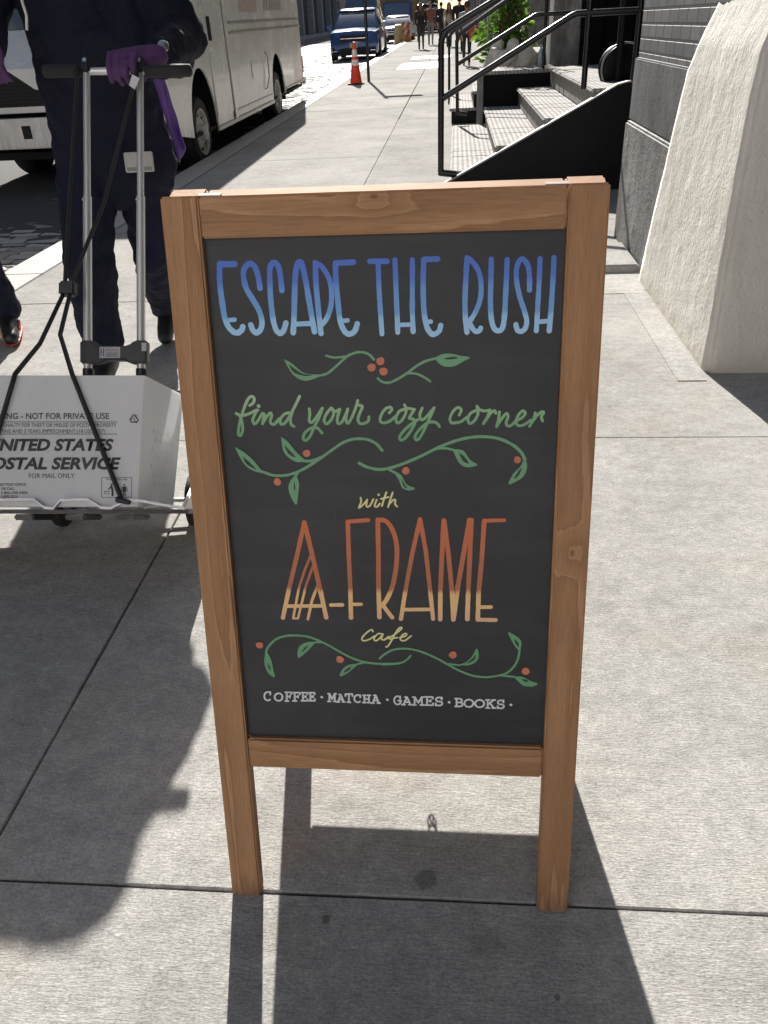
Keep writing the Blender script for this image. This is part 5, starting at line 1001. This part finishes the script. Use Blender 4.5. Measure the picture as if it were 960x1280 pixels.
# ================================================================== CARS
def loft(mb,st,cap=True):
    n=len(st[0]); vs=[p for r in st for p in r]; fs=[]
    for i in range(len(st)-1):
        for k in range(n): fs.append((i*n+k,i*n+(k+1)%n,(i+1)*n+(k+1)%n,(i+1)*n+k))
    if cap: fs.append(tuple(range(n-1,-1,-1))); fs.append(tuple(range((len(st)-1)*n,len(st)*n)))
    mb.add(vs,fs)
def carpaint(name,c): 
    n=N(name); f=n.noise(n.co(),400,2); return n.out(n.mix(.12,c,n.ramp(f,[(.3,tuple(x*.7 for x in c)),(.7,tuple(min(1,x*1.3) for x in c))])),.22,metal=.25,spec=.6,coat=.8)
def ring_(y,hw,z0,z1,tuck=.04,crown=.03):
    """rounded body section at y"""
    return [(-hw+tuck,y,z0),(-hw,y,z0+.12),(-hw,y,z1-.16),(-hw+.05,y,z1-.04),(-hw+.18,y,z1),(0,y,z1+crown),(hw-.18,y,z1),(hw-.05,y,z1-.04),(hw,y,z1-.16),(hw,y,z0+.12),(hw-tuck,y,z0)]
def car(name,label,cat,loc,paint,suv=True,L=4.9,hw=.98,belt=1.13,roof=1.78,hood=1.08,detail=True,rot=0):
    r=empty(name,loc,(math.atan(.0095),0,rot)); tag(r,label,cat); P=carpaint(name+' paint',paint)
    b=MB(); loft(b,[ring_(0,hw*.84,.38,hood*.80,.1),ring_(.10,hw*.93,.28,hood*.93),ring_(.35,hw*.97,.24,hood*.97),ring_(.9,hw,.24,hood),ring_(1.35,hw,.24,belt-.02),ring_(2.5,hw,.24,belt),ring_(L-.5,hw*.99,.24,belt),ring_(L-.1,hw*.95,.3,belt-.02),ring_(L,hw*.88,.42,belt-.1)]); body=b.build('body',P,r,bevel=.012,smooth=45)
    wb_,wr=1.25,(2.05 if suv else 2.15); re=L-.12 if suv else L-.95; rt=L-.55 if suv else L-1.6
    b=MB(); loft(b,[[(-hw*.90,wb_,belt-.03),(hw*.90,wb_,belt-.03),(hw*.90,wb_+.02,belt-.01),(-hw*.90,wb_+.02,belt-.01)],[(-hw*.955,wr*.72+wb_*.28,belt-.02),(hw*.955,wr*.72+wb_*.28,belt-.02),(hw*.76,wr,roof-.05),(-hw*.76,wr,roof-.05)],[(-hw*.955,rt,belt-.02),(hw*.955,rt,belt-.02),(hw*.74,rt,roof-.05),(-hw*.74,rt,roof-.05)],[(-hw*.9,re,belt-.03),(hw*.9,re,belt-.03),(hw*.88,re,belt),(-hw*.88,re,belt)]]); gl=b.build('glasshouse',M_glassc,r,bevel=.015,smooth=45)
    b=MB(); loft(b,[[(-hw*.73,wr-.10,roof-.075),(hw*.73,wr-.10,roof-.075),(hw*.66,wr-.02,roof-.02),(-hw*.66,wr-.02,roof-.02)],[(-hw*.76,wr+.1,roof-.06),(hw*.76,wr+.1,roof-.06),(hw*.66,wr+.2,roof+.01),(-hw*.66,wr+.2,roof+.01)],[(-hw*.75,rt,roof-.06),(hw*.75,rt,roof-.06),(hw*.64,rt,roof),(-hw*.64,rt,roof)],[(-hw*.74,rt+.12,roof-.08),(hw*.74,rt+.12,roof-.08),(hw*.64,rt+.1,roof-.05),(-hw*.64,rt+.1,roof-.05)]]); b.build('roof',P,r,bevel=.02,smooth=45)
    for s in (1,-1):
        b=MB(); b.tube([(s*hw*.885,wb_+.05,belt-.02),(s*hw*.745,wr-.02,roof-.055)],.035,8); b.build('pillar',P,r,smooth=50)
        b=MB(); b.box(s*(hw+.13)-.11,s*(hw+.13)+.11,1.38,1.50,belt-.04,belt+.12); mi=b.build('mirror',P,r,bevel=.035,seg=3); b=MB(); b.box(s*(hw+.02)-.04,s*(hw+.02)+.04,1.42,1.47,belt,belt+.04); b.build('mirror_stalk',M_gasket,mi)
        b=MB(); b.add([(s*hw*.50,-.012,hood*.70),(s*hw*.86,.06,hood*.70),(s*hw*.90,.14,hood*.83),(s*hw*.55,-.0,hood*.82),(s*hw*.50,.2,hood*.70),(s*hw*.86,.2,hood*.70),(s*hw*.90,.24,hood*.83),(s*hw*.55,.2,hood*.82)],[(0,1,2,3),(7,6,5,4),(0,4,5,1),(1,5,6,2),(2,6,7,3),(3,7,4,0)]); b.build('headlight',M_lens,r,bevel=.01)
        for y_ in (.95,L-1.02):
            q=MB(); q.lathe([(0,0),(.41,0),(.41,.02),(0,.02)],(s*(hw-.012),y_,.37),(s,0,0),28); q.build('wheel_arch',M_under,r)
            b=MB(); R=.36; b.lathe([(R*.66,-.11),(R*.95,-.11),(R,-.05),(R,.05),(R*.95,.105),(R*.66,.11)],(s*(hw-.085),y_,R),(s,0,0),28); ty=b.build('tyre',M_tyre,r,smooth=45)
            b=MB(); b.lathe([(0,.06),(R*.2,.07),(R*.3,.03),(R*.58,.05),(R*.67,.085)],(s*(hw-.07),y_,R),(s,0,0),28); b.build('rim',M_rub,ty,smooth=40)
    if detail:
        b=MB(); b.prism([(-hw*.52,hood*.62),(hw*.52,hood*.62),(hw*.56,hood*.83),(-hw*.56,hood*.83)],'y',-.022,.1); g=b.build('grille',M_gasket,r,bevel=.01)
        b=MB(); b.box(-hw*.52,hw*.52,-.03,-.023,hood*.71,hood*.735); b.build('grille_bar',M_chrome,g)
        b=MB(); b.prism([(-hw*.62,.30),(hw*.62,.30),(hw*.56,.45),(-hw*.56,.45)],'y',-.012,.2); b.build('lower_intake',M_gasket,r,bevel=.01)
        for s in (1,-1): b=MB(); b.box(s*hw*.78-.1,s*hw*.78+.1,.0,.2,.36,.50); q=b.build('fog_light_surround',M_gasket,r,bevel=.02); b=MB(); b.box(s*hw*.78-.1,s*hw*.78+.1,-.012,.0,.35,.37); b.build('fog_trim',M_chrome,q)
        b=MB(); b.box(-.15,.15,-.042,-.03,.46,.61); b.build('number_plate',plain('blank plate',(.6,.55,.35),.5,.1),r,bevel=.004)
        b=MB(); b.box(-hw*.9,hw*.9,.03,.3,.20,.29); b.build('chin_spoiler',M_gasket,r,bevel=.02)
    return r
y=36; car('parked_suv','blue sport utility car parked at the kerb behind the traffic cone','car',(-4.02,y,gz(y)-.13),(.05,.125,.32))
y=55; car('parked_car','white saloon car parked farther up the street beyond the blue one','car',(-3.55,y,gz(y)-.13),(.72,.72,.72),False,4.6,.9,.92,1.42,.86)
y=45; car('parked_van','pale blue van with a tall roof right behind the blue car','van',(-4.75,y,gz(y)-.13),(.30,.38,.52),True,5.2,1.0,1.3,2.35,1.2)
y=68; car('dark_pickup','dark truck beyond the orange barricade','car',(-3.6+1.35,y+3,gz(y)-.05),(.02,.022,.028),True,5.2,1.02,1.25,2.0,1.2)
# box truck with plywood side far off
bt_=empty('box_truck',(-4.2,66,gz(66)-.1)); tag(bt_,'tan box truck far up the street above the white car','truck')
b=MB(); b.box(-1.2,1.2,1.6,7,.9,3.4); b.build('cargo_box',plain('tan plywood',(.42,.28,.15),.7,.2,3),bt_,bevel=.03)
b=MB(); loft(b,[[(-1.05,0,.5),(1.05,0,.5),(1.05,.05,1.35),(-1.05,.05,1.35)],[(-1.05,1.5,.5),(1.05,1.5,.5),(1.0,1.0,2.2),(-1.0,1.0,2.2)]]); b.build('cab',plain('blue cab',(.05,.10,.25),.4,.1),bt_,bevel=.03)
b=MB(); b.add([(-.9,.06,1.38),(.9,.06,1.38),(.88,.86,2.1),(-.88,.86,2.1)],[(0,1,2,3)]); b.build('windscreen',M_glassc,bt_)
for sx in (-1,1):
    for yy in (.8,5.4): b=MB(); b.lathe([(.0,-.12),(.42,-.12),(.45,0),(.42,.12),(0,.12)],(sx*.95,yy,.45),(1,0,0),24); b.build('wheel',M_tyre,bt_,smooth=40)
# ================================================================== STREET FURNITURE
M_orange=plain('cone orange',(.72,.055,.018),.5,.12,14); M_whiteb=plain('reflective white band',(.66,.60,.54),.5,.15,14)
y=21.6; cone=empty('traffic_cone',(-2.40,y,gz(y))); tag(cone,'orange traffic cone with two pale bands standing by the kerb post','traffic cone')
b=MB(); b.prism([(-.19,-.15),(-.15,-.19),(.15,-.19),(.19,-.15),(.19,.15),(.15,.19),(-.15,.19),(-.19,.15)],'z',.0,.035); b.build('base',plain('black rubber base',(.02,.02,.02),.7,.2),cone,bevel=.008)
def cr(h): return .145-.115*h/.88
def band(h0,h1,o=.0): return [(cr(h0)+o,h0),(cr(h1)+o,h1)]
b=MB(); b.lathe([(.165,.035),(.15,.05),(cr(.06),.06),(cr(.86),.86),(.028,.88),(0,.885)],(0,0,0),(0,0,1),28); cn=b.build('cone',M_orange,cone,smooth=50)
for h0,h1 in ((.40,.52),(.58,.73)): b=MB(); b.lathe(band(h0,h1,.003),(0,0,0),(0,0,1),28); b.build('pale_band',M_whiteb,cn,smooth=50)
y=22.4; sg=empty('street_sign_post',(-2.17,y,gz(y))); tag(sg,'thin dark street sign post at the kerb behind the cone','sign post')
b=MB(); b.tube([(0,0,0),(.0,0,3.35)],.037,12); b.build('post',M_rail,sg,smooth=50)
b=MB(); b.box(-.02,.75,-.012,.012,2.95,3.2); b.build('sign_plate',plain('sign green back',(.12,.14,.13),.5,.1),sg,bevel=.004)
# orange barricade
y=53; br=empty('road_barricade',(-2.75,y,gz(y)-.02)); tag(br,'low orange and white road barricade between the parked cars','barricade')
for z in (.35,.72):
    b=MB(); b.box(-.65,.65,-.02,.02,z,z+.24); bd=b.build('board',plain('weathered orange',(.33,.095,.03),.6,.2,9),br)
    for k in range(4): b=MB(); b.prism([(-.6+k*.33,z+.005),(-.46+k*.33,z+.005),(-.34+k*.33,z+.235),(-.48+k*.33,z+.235)],'y',-.024,-.0205); b.build('white_stripe',M_whiteb,bd)
for x in (-.55,.55): b=MB(); b.prism([(-.32,0),(-.27,0),(.02,1.0),(.27,0),(.32,0),(.03,1.05),(-.03,1.05)],'x',x-.025,x+.025); b.build('leg',M_whiteb,br)
for k,(x,yy) in enumerate(((-3.25,52.2),(-2.85,53.5),)):
    o=empty('traffic_barrel',(x,yy,gz(yy)-.1)); tag(o,('yellowish' if k==0 else 'rusty orange')+' traffic barrel '+('at the near bumper of the white car' if k==0 else 'standing left of the orange barricade'),'barrel',group='barrels by the road works')
    b=MB(); b.lathe([(.30,0),(.30,.08),(.25,.09),(.22,.92),(.12,.98),(0,.98)],(0,0,0),(0,0,1),20); b.build('drum',plain('faded drum '+str(k),(.40,.31,.15) if k==0 else (.36,.17,.07),.6,.15),o,smooth=40)
    for h in (.3,.62): b=MB(); b.lathe([(.247-.03*h,h),(.24-.03*h,h+.14)],(0,0,0),(0,0,1),20); b.build('pale_band',M_whiteb,o,smooth=40)
# ================================================================== PEDESTRIANS
def pedestrian(name,label,x,y,h,top,leg,hair,shoe=(.02,.02,.02),coat=.0,step=.22,face=-1,long_hair=False,sit=False,skin=(.40,.24,.17),vox=.02,z=None,rot=0,extra=None):
    k=h/1.72; M=[plain('p '+str(i),c,.7,.2,9) for i,c in enumerate((skin,top,leg,hair,shoe))]; mb=MB(); tg=[]
    def bn(a,b_,r0,r1,mi,fl=None): a=Vector(a)*k;b_=Vector(b_)*k; mb.cap(a,b_,r0*k,r1*k,10,fl); tg.append((a,b_,mi))
    f=face
    if not sit:
        bn((0,0,.95),(0,0,1.32),.135,.155,1,((0,1,0),.68)); bn((-.13,0,1.39),(.13,0,1.39),.075,.075,1)
        if coat: bn((-.03,0,.95),(-.03,.0,.95-coat),.15,.15,1,((0,1,0),.75)); bn((.04,0,.95),(.05,.0,.95-coat),.15,.14,1,((0,1,0),.75))
        for s,d in ((-1,step),(1,-step)):
            bn((s*.085,0,.90),(s*.085,f*d*.5+f*.03,.48),.085,.06,2); bn((s*.085,f*d*.5+f*.03,.48),(s*.08,f*d,.09),.058,.042,2); bn((s*.08,f*d-f*.04,.045),(s*.085,f*d+f*.14,.035),.042,.034,4)
            bn((s*.20,0,1.38),(s*.24,-f*d*.3+.02,1.10),.056,.046,1); bn((s*.24,-f*d*.3+.02,1.10),(s*.22,-f*d*.7+f*.1,.88),.044,.034,1); bn((s*.22,-f*d*.7+f*.11,.85),(s*.215,-f*d*.7+f*.13,.76),.032,.026,0)
            for q in range(3): bn((s*.215+(q-1)*.014,-f*d*.7+f*.135,.76),(s*.215+(q-1)*.017,-f*d*.7+f*.15,.70),.011,.009,0)
        hd=Vector((0,f*.02,1.60)); bn((0,0,1.42),(0,f*.01,1.5),.055,.05,0)
    else:
        bn((0,0,.52),(0,.06*f,.92),.14,.15,1,((0,1,0),.75)); bn((-.13,.05*f,.98),(.13,.05*f,.98),.075,.075,1)
        for s in (-1,1):
            bn((s*.09,0,.50),(s*.11,f*.40,.50),.085,.065,2); bn((s*.11,f*.40,.50),(s*.11,f*.46,.10),.062,.045,2); bn((s*.11,f*.44,.045),(s*.115,f*.62,.035),.045,.036,4)
            bn((s*.20,.05*f,.97),(s*.24,.14*f,.72),.055,.045,1); bn((s*.24,.14*f,.72),(s*.12,.36*f,.62),.043,.034,1); bn((s*.12,.36*f,.62),(s*.07,.42*f,.60),.032,.028,0)
        hd=Vector((0,f*.10,1.18)); bn((0,.06*f,1.02),(0,.09*f,1.1),.055,.05,0)
    mbh=len(mb.v); head(mb,hd*k,(0,f,-.05),.098*k); tg.append(((hd+Vector((0,f*.03,-.05)))*k,(hd+Vector((0,f*.05,.0)))*k,0))
    bn(hd+Vector((0,-f*.02,.055)),hd+Vector((0,-f*.03,.03)),.092,.09,3)
    if long_hair: bn(hd+Vector((0,-f*.05,.0)),hd+Vector((0,-f*.06,-.22)),.085,.07,3); bn(hd+Vector((-.07,f*.0,.0)),hd+Vector((-.09,f*.04,-.24)),.04,.03,3); bn(hd+Vector((.07,f*.0,.0)),hd+Vector((.09,f*.04,-.24)),.04,.03,3)
    o=remeshed(mb,name,M,vox,None,None,2); seg_mats(o,tg); o.location=(x,y,gz(y) if z is None else z); o.rotation_euler=(0,0,rot); tag(o,label,'person'); return o
def bag(par,label,c,col,w=.16,h=.3,d=.1):
    b=MB(); b.prism([(-w*.9,-h),(w*.9,-h),(w,-h*.3),(w*.8,0),(-w*.8,0),(-w,-h*.3)],'y',-d/2,d/2); b.v=[(x+c[0],y+c[1],z+c[2]) for x,y,z in b.v]; o=b.build('bag',plain('bag cloth',col,.6,.15),None,bevel=.02)
    for q in (-1,1): pass
    b=MB(); b.tube([(c[0]-w*.5,c[1],c[2]-.01),(c[0]-w*.4,c[1],c[2]+.16),(c[0],c[1],c[2]+.2),(c[0]+w*.4,c[1],c[2]+.16),(c[0]+w*.5,c[1],c[2]-.01)],.012,6); b.build('strap',plain('strap',tuple(x*.6 for x in col),.6,.1),o)
    tag(o,label,'bag'); return o
p=pedestrian('person','long haired walker in a dark jacket and olive trousers coming down the pavement',-1.54,40.6,1.72,(.022,.018,.016),(.05,.048,.03),(.10,.05,.025),long_hair=True,coat=.25,step=.18)
bag(p,'pale bag carried by the long haired walker',(-1.54-.33,40.5,gz(40)+.95),(.50,.48,.50))
pedestrian('person','walker in a rust coloured jacket and grey trousers behind the long haired one',-1.25,45.5,1.78,(.24,.09,.06),(.22,.21,.20),(.03,.02,.015),step=.2)
pedestrian('person','walker in a navy coat facing away, middle of the far pavement',-.80,49.5,1.78,(.016,.018,.03),(.014,.015,.022),(.05,.03,.02),step=.2,coat=.3,face=1)
pedestrian('person','fair haired person in a beige hooded top beside the railing',-.33,42,1.70,(.42,.37,.31),(.05,.05,.055),(.14,.08,.035),long_hair=True,step=.15)
pedestrian('person','tall person in black standing behind the stoop railing',.12,36.5,1.85,(.010,.010,.012),(.012,.012,.014),(.02,.015,.012),step=.1,coat=.2,face=1)
p=pedestrian('person','person in a grey shirt and black trousers stooping by the next stoop',.30,27,1.60,(.30,.31,.33),(.014,.014,.016),(.05,.03,.02),(.42,.40,.36),step=.2,face=1,vox=.018)
bag(p,'red and black bag at the side of the person in a grey shirt',(.52,26.75,gz(27)+.98),(.40,.05,.045),.17,.34,.14)
pedestrian('person','walker in a pinkish top across the street, nearer the van',-12.35,74*.0+40,1.70,(.36,.17,.14),(.10,.09,.09),(.02,.015,.012),step=.2,z=gz(40))
pedestrian('person','walker in a dark red jacket and jeans across the street',-12.6,44.5,1.75,(.13,.025,.03),(.02,.025,.05),(.02,.015,.012),step=.22,z=gz(44))
# ================================================================== STOOP CLUTTER AND PLANTS
pt=empty('potted_shrub',(.72,13.3,0)); tag(pt,'bushy bright green potted shrub beyond the platform','plant')
pz=.0
b=MB(); b.lathe([(.0,.0),(.20,0),(.26,.05),(.29,.42),(.31,.44),(.31,.50),(.27,.50),(.25,.44),(0,.44)],(0,0,.0),(0,0,1),26); b.build('pot',plain('terracotta pot',(.26,.10,.05),.75,.2,9,.2,60),pt,smooth=40)
def leafmat(name,c0,c1):
    n=N(name); rnd=n.new('ShaderNodeNewGeometry').outputs['Random Per Island']; c=n.ramp(rnd,[(0,c0),(1,c1)]); m_=n.out(c,.55,spec=.25); tr=n.new('ShaderNodeBsdfTranslucent'); n.put(tr.inputs[0],c); mx=n.new('ShaderNodeMixShader'); mx.inputs[0].default_value=.4; n.t.links.new(n.b.outputs[0],mx.inputs[1]); n.t.links.new(tr.outputs[0],mx.inputs[2]); n.t.links.new(mx.outputs[0],n.t.nodes['Material Output'].inputs[0]); return m_
M_leaf=leafmat('glossy leaf',(.05,.14,.02),(.20,.36,.05)); M_twig=plain('twig bark',(.10,.065,.04),.8,.3,20)
rs=random.Random(3); lv=MB(); tw=MB()
def leaf(mb,p,d,L,w,rs):
    d=d.normalized(); s=d.cross(Vector((rs.uniform(-1,1),rs.uniform(-1,1),rs.uniform(.2,1)))).normalized(); nn=s.cross(d)
    pts=[p,p+d*L*.3+s*w*.8+nn*w*.2,p+d*L*.65+s*w*.75+nn*w*.1,p+d*L-nn*w*.5,p+d*L*.65-s*w*.75+nn*w*.1,p+d*L*.3-s*w*.8+nn*w*.2,p+d*L*.5-nn*w*.15]
    mb.add(pts,[(0,1,6),(1,2,6),(2,3,6),(3,4,6),(4,5,6),(5,0,6)])
for k in range(78):
    a=rs.uniform(0,6.283); rr=rs.uniform(.05,.44); top=Vector((rr*math.cos(a),rr*math.sin(a)*.8,rs.uniform(.95,2.4)-rr*.4)); p0=Vector((rs.uniform(-.08,.08),rs.uniform(-.08,.08),.44)); mid=p0.lerp(top,.55)+Vector((0,0,.12)); tw.tube([p0,mid,top],[.008,.006,.003],5)
    for j in range(15):
        t=rs.uniform(.28,1.05); q=(p0.lerp(mid,t/.55) if t<.55 else mid.lerp(top,(t-.55)/.45)); d=Vector((math.cos(a)+rs.uniform(-1,1),math.sin(a)+rs.uniform(-1,1),rs.uniform(-.7,.6))); leaf(lv,q,d,rs.uniform(.09,.17),rs.uniform(.02,.04),rs)
lv.build('foliage',M_leaf,pt); tw.build('stem',M_twig,pt)
# pale heap of quilted cloth on the platform, bottle beside it
q=MB(); rs=random.Random(11)
for k in range(9):
    a=Vector((.42+.07*k*.9+rs.uniform(-.04,.04),12.75+rs.uniform(-.1,.1),.55+rs.uniform(0,.05))); c=a+Vector((rs.uniform(.05,.22),rs.uniform(-.1,.1),rs.uniform(.28,.5)*(1-.05*abs(k-4)))); q.cap(a,c,.13,.085)
o=remeshed(q,'cloth_heap',[plain('pale quilted cloth',(.62,.58,.52),.85,.2,8,.3,40)],.018,None,(.06,.07),2); tag(o,'heap of pale quilted cloth lying beyond the platform top','cloth')
b=MB(); b.lathe([(0,0),(.035,0),(.038,.01),(.038,.15),(.016,.19),(.014,.22),(.016,.222),(.016,.235),(0,.236)],(1.1,12.1,.778),(0,0,1),18); tag(b.build('water_bottle',plain('pale blue bottle',(.45,.55,.6),.2,.1),smooth=50),'pale blue bottle standing on the platform by the pilaster','bottle')
# street trees far off
def tree(x,y,h,label,c0,c1,seed):
    r=empty('street_tree',(x,y,gz(y))); tag(r,label,'tree',group='far street trees'); rs=random.Random(seed); t=MB(); t.tube([(0,0,-.1),(.05,0,h*.3),(0,.05,h*.55),(.05,0,h*.85)],[.16,.12,.09,.03],10); l=MB()
    for k in range(26):
        a=rs.uniform(0,6.28); z=rs.uniform(.38,.95)*h; R=h*.30*(1.1-abs(z/h-.62)*1.6)*rs.uniform(.4,1); e=Vector((R*math.cos(a),R*math.sin(a),z)); t.tube([(.02,.02,z*.72),tuple(e)],[.04,.012],6)
        for j in range(36):
            p=e+Vector((rs.gauss(0,.38),rs.gauss(0,.38),rs.gauss(0,.30))); leaf(l,p,Vector((rs.uniform(-1,1),rs.uniform(-1,1),rs.uniform(-1,.4))),rs.uniform(.16,.30),rs.uniform(.06,.1),rs)
    t.build('trunk',M_twig,r,smooth=50); l.build('crown',leafmat('crown leaf '+str(seed),c0,c1),r)
tree(-1.9,74,6.5,'yellowing street tree far up the pavement, nearer of two',(.14,.13,.02),(.34,.28,.05),5)
tree(-2.0,92,7.5,'green street tree far up the pavement, behind the yellowing one',(.04,.07,.015),(.12,.15,.03),6)
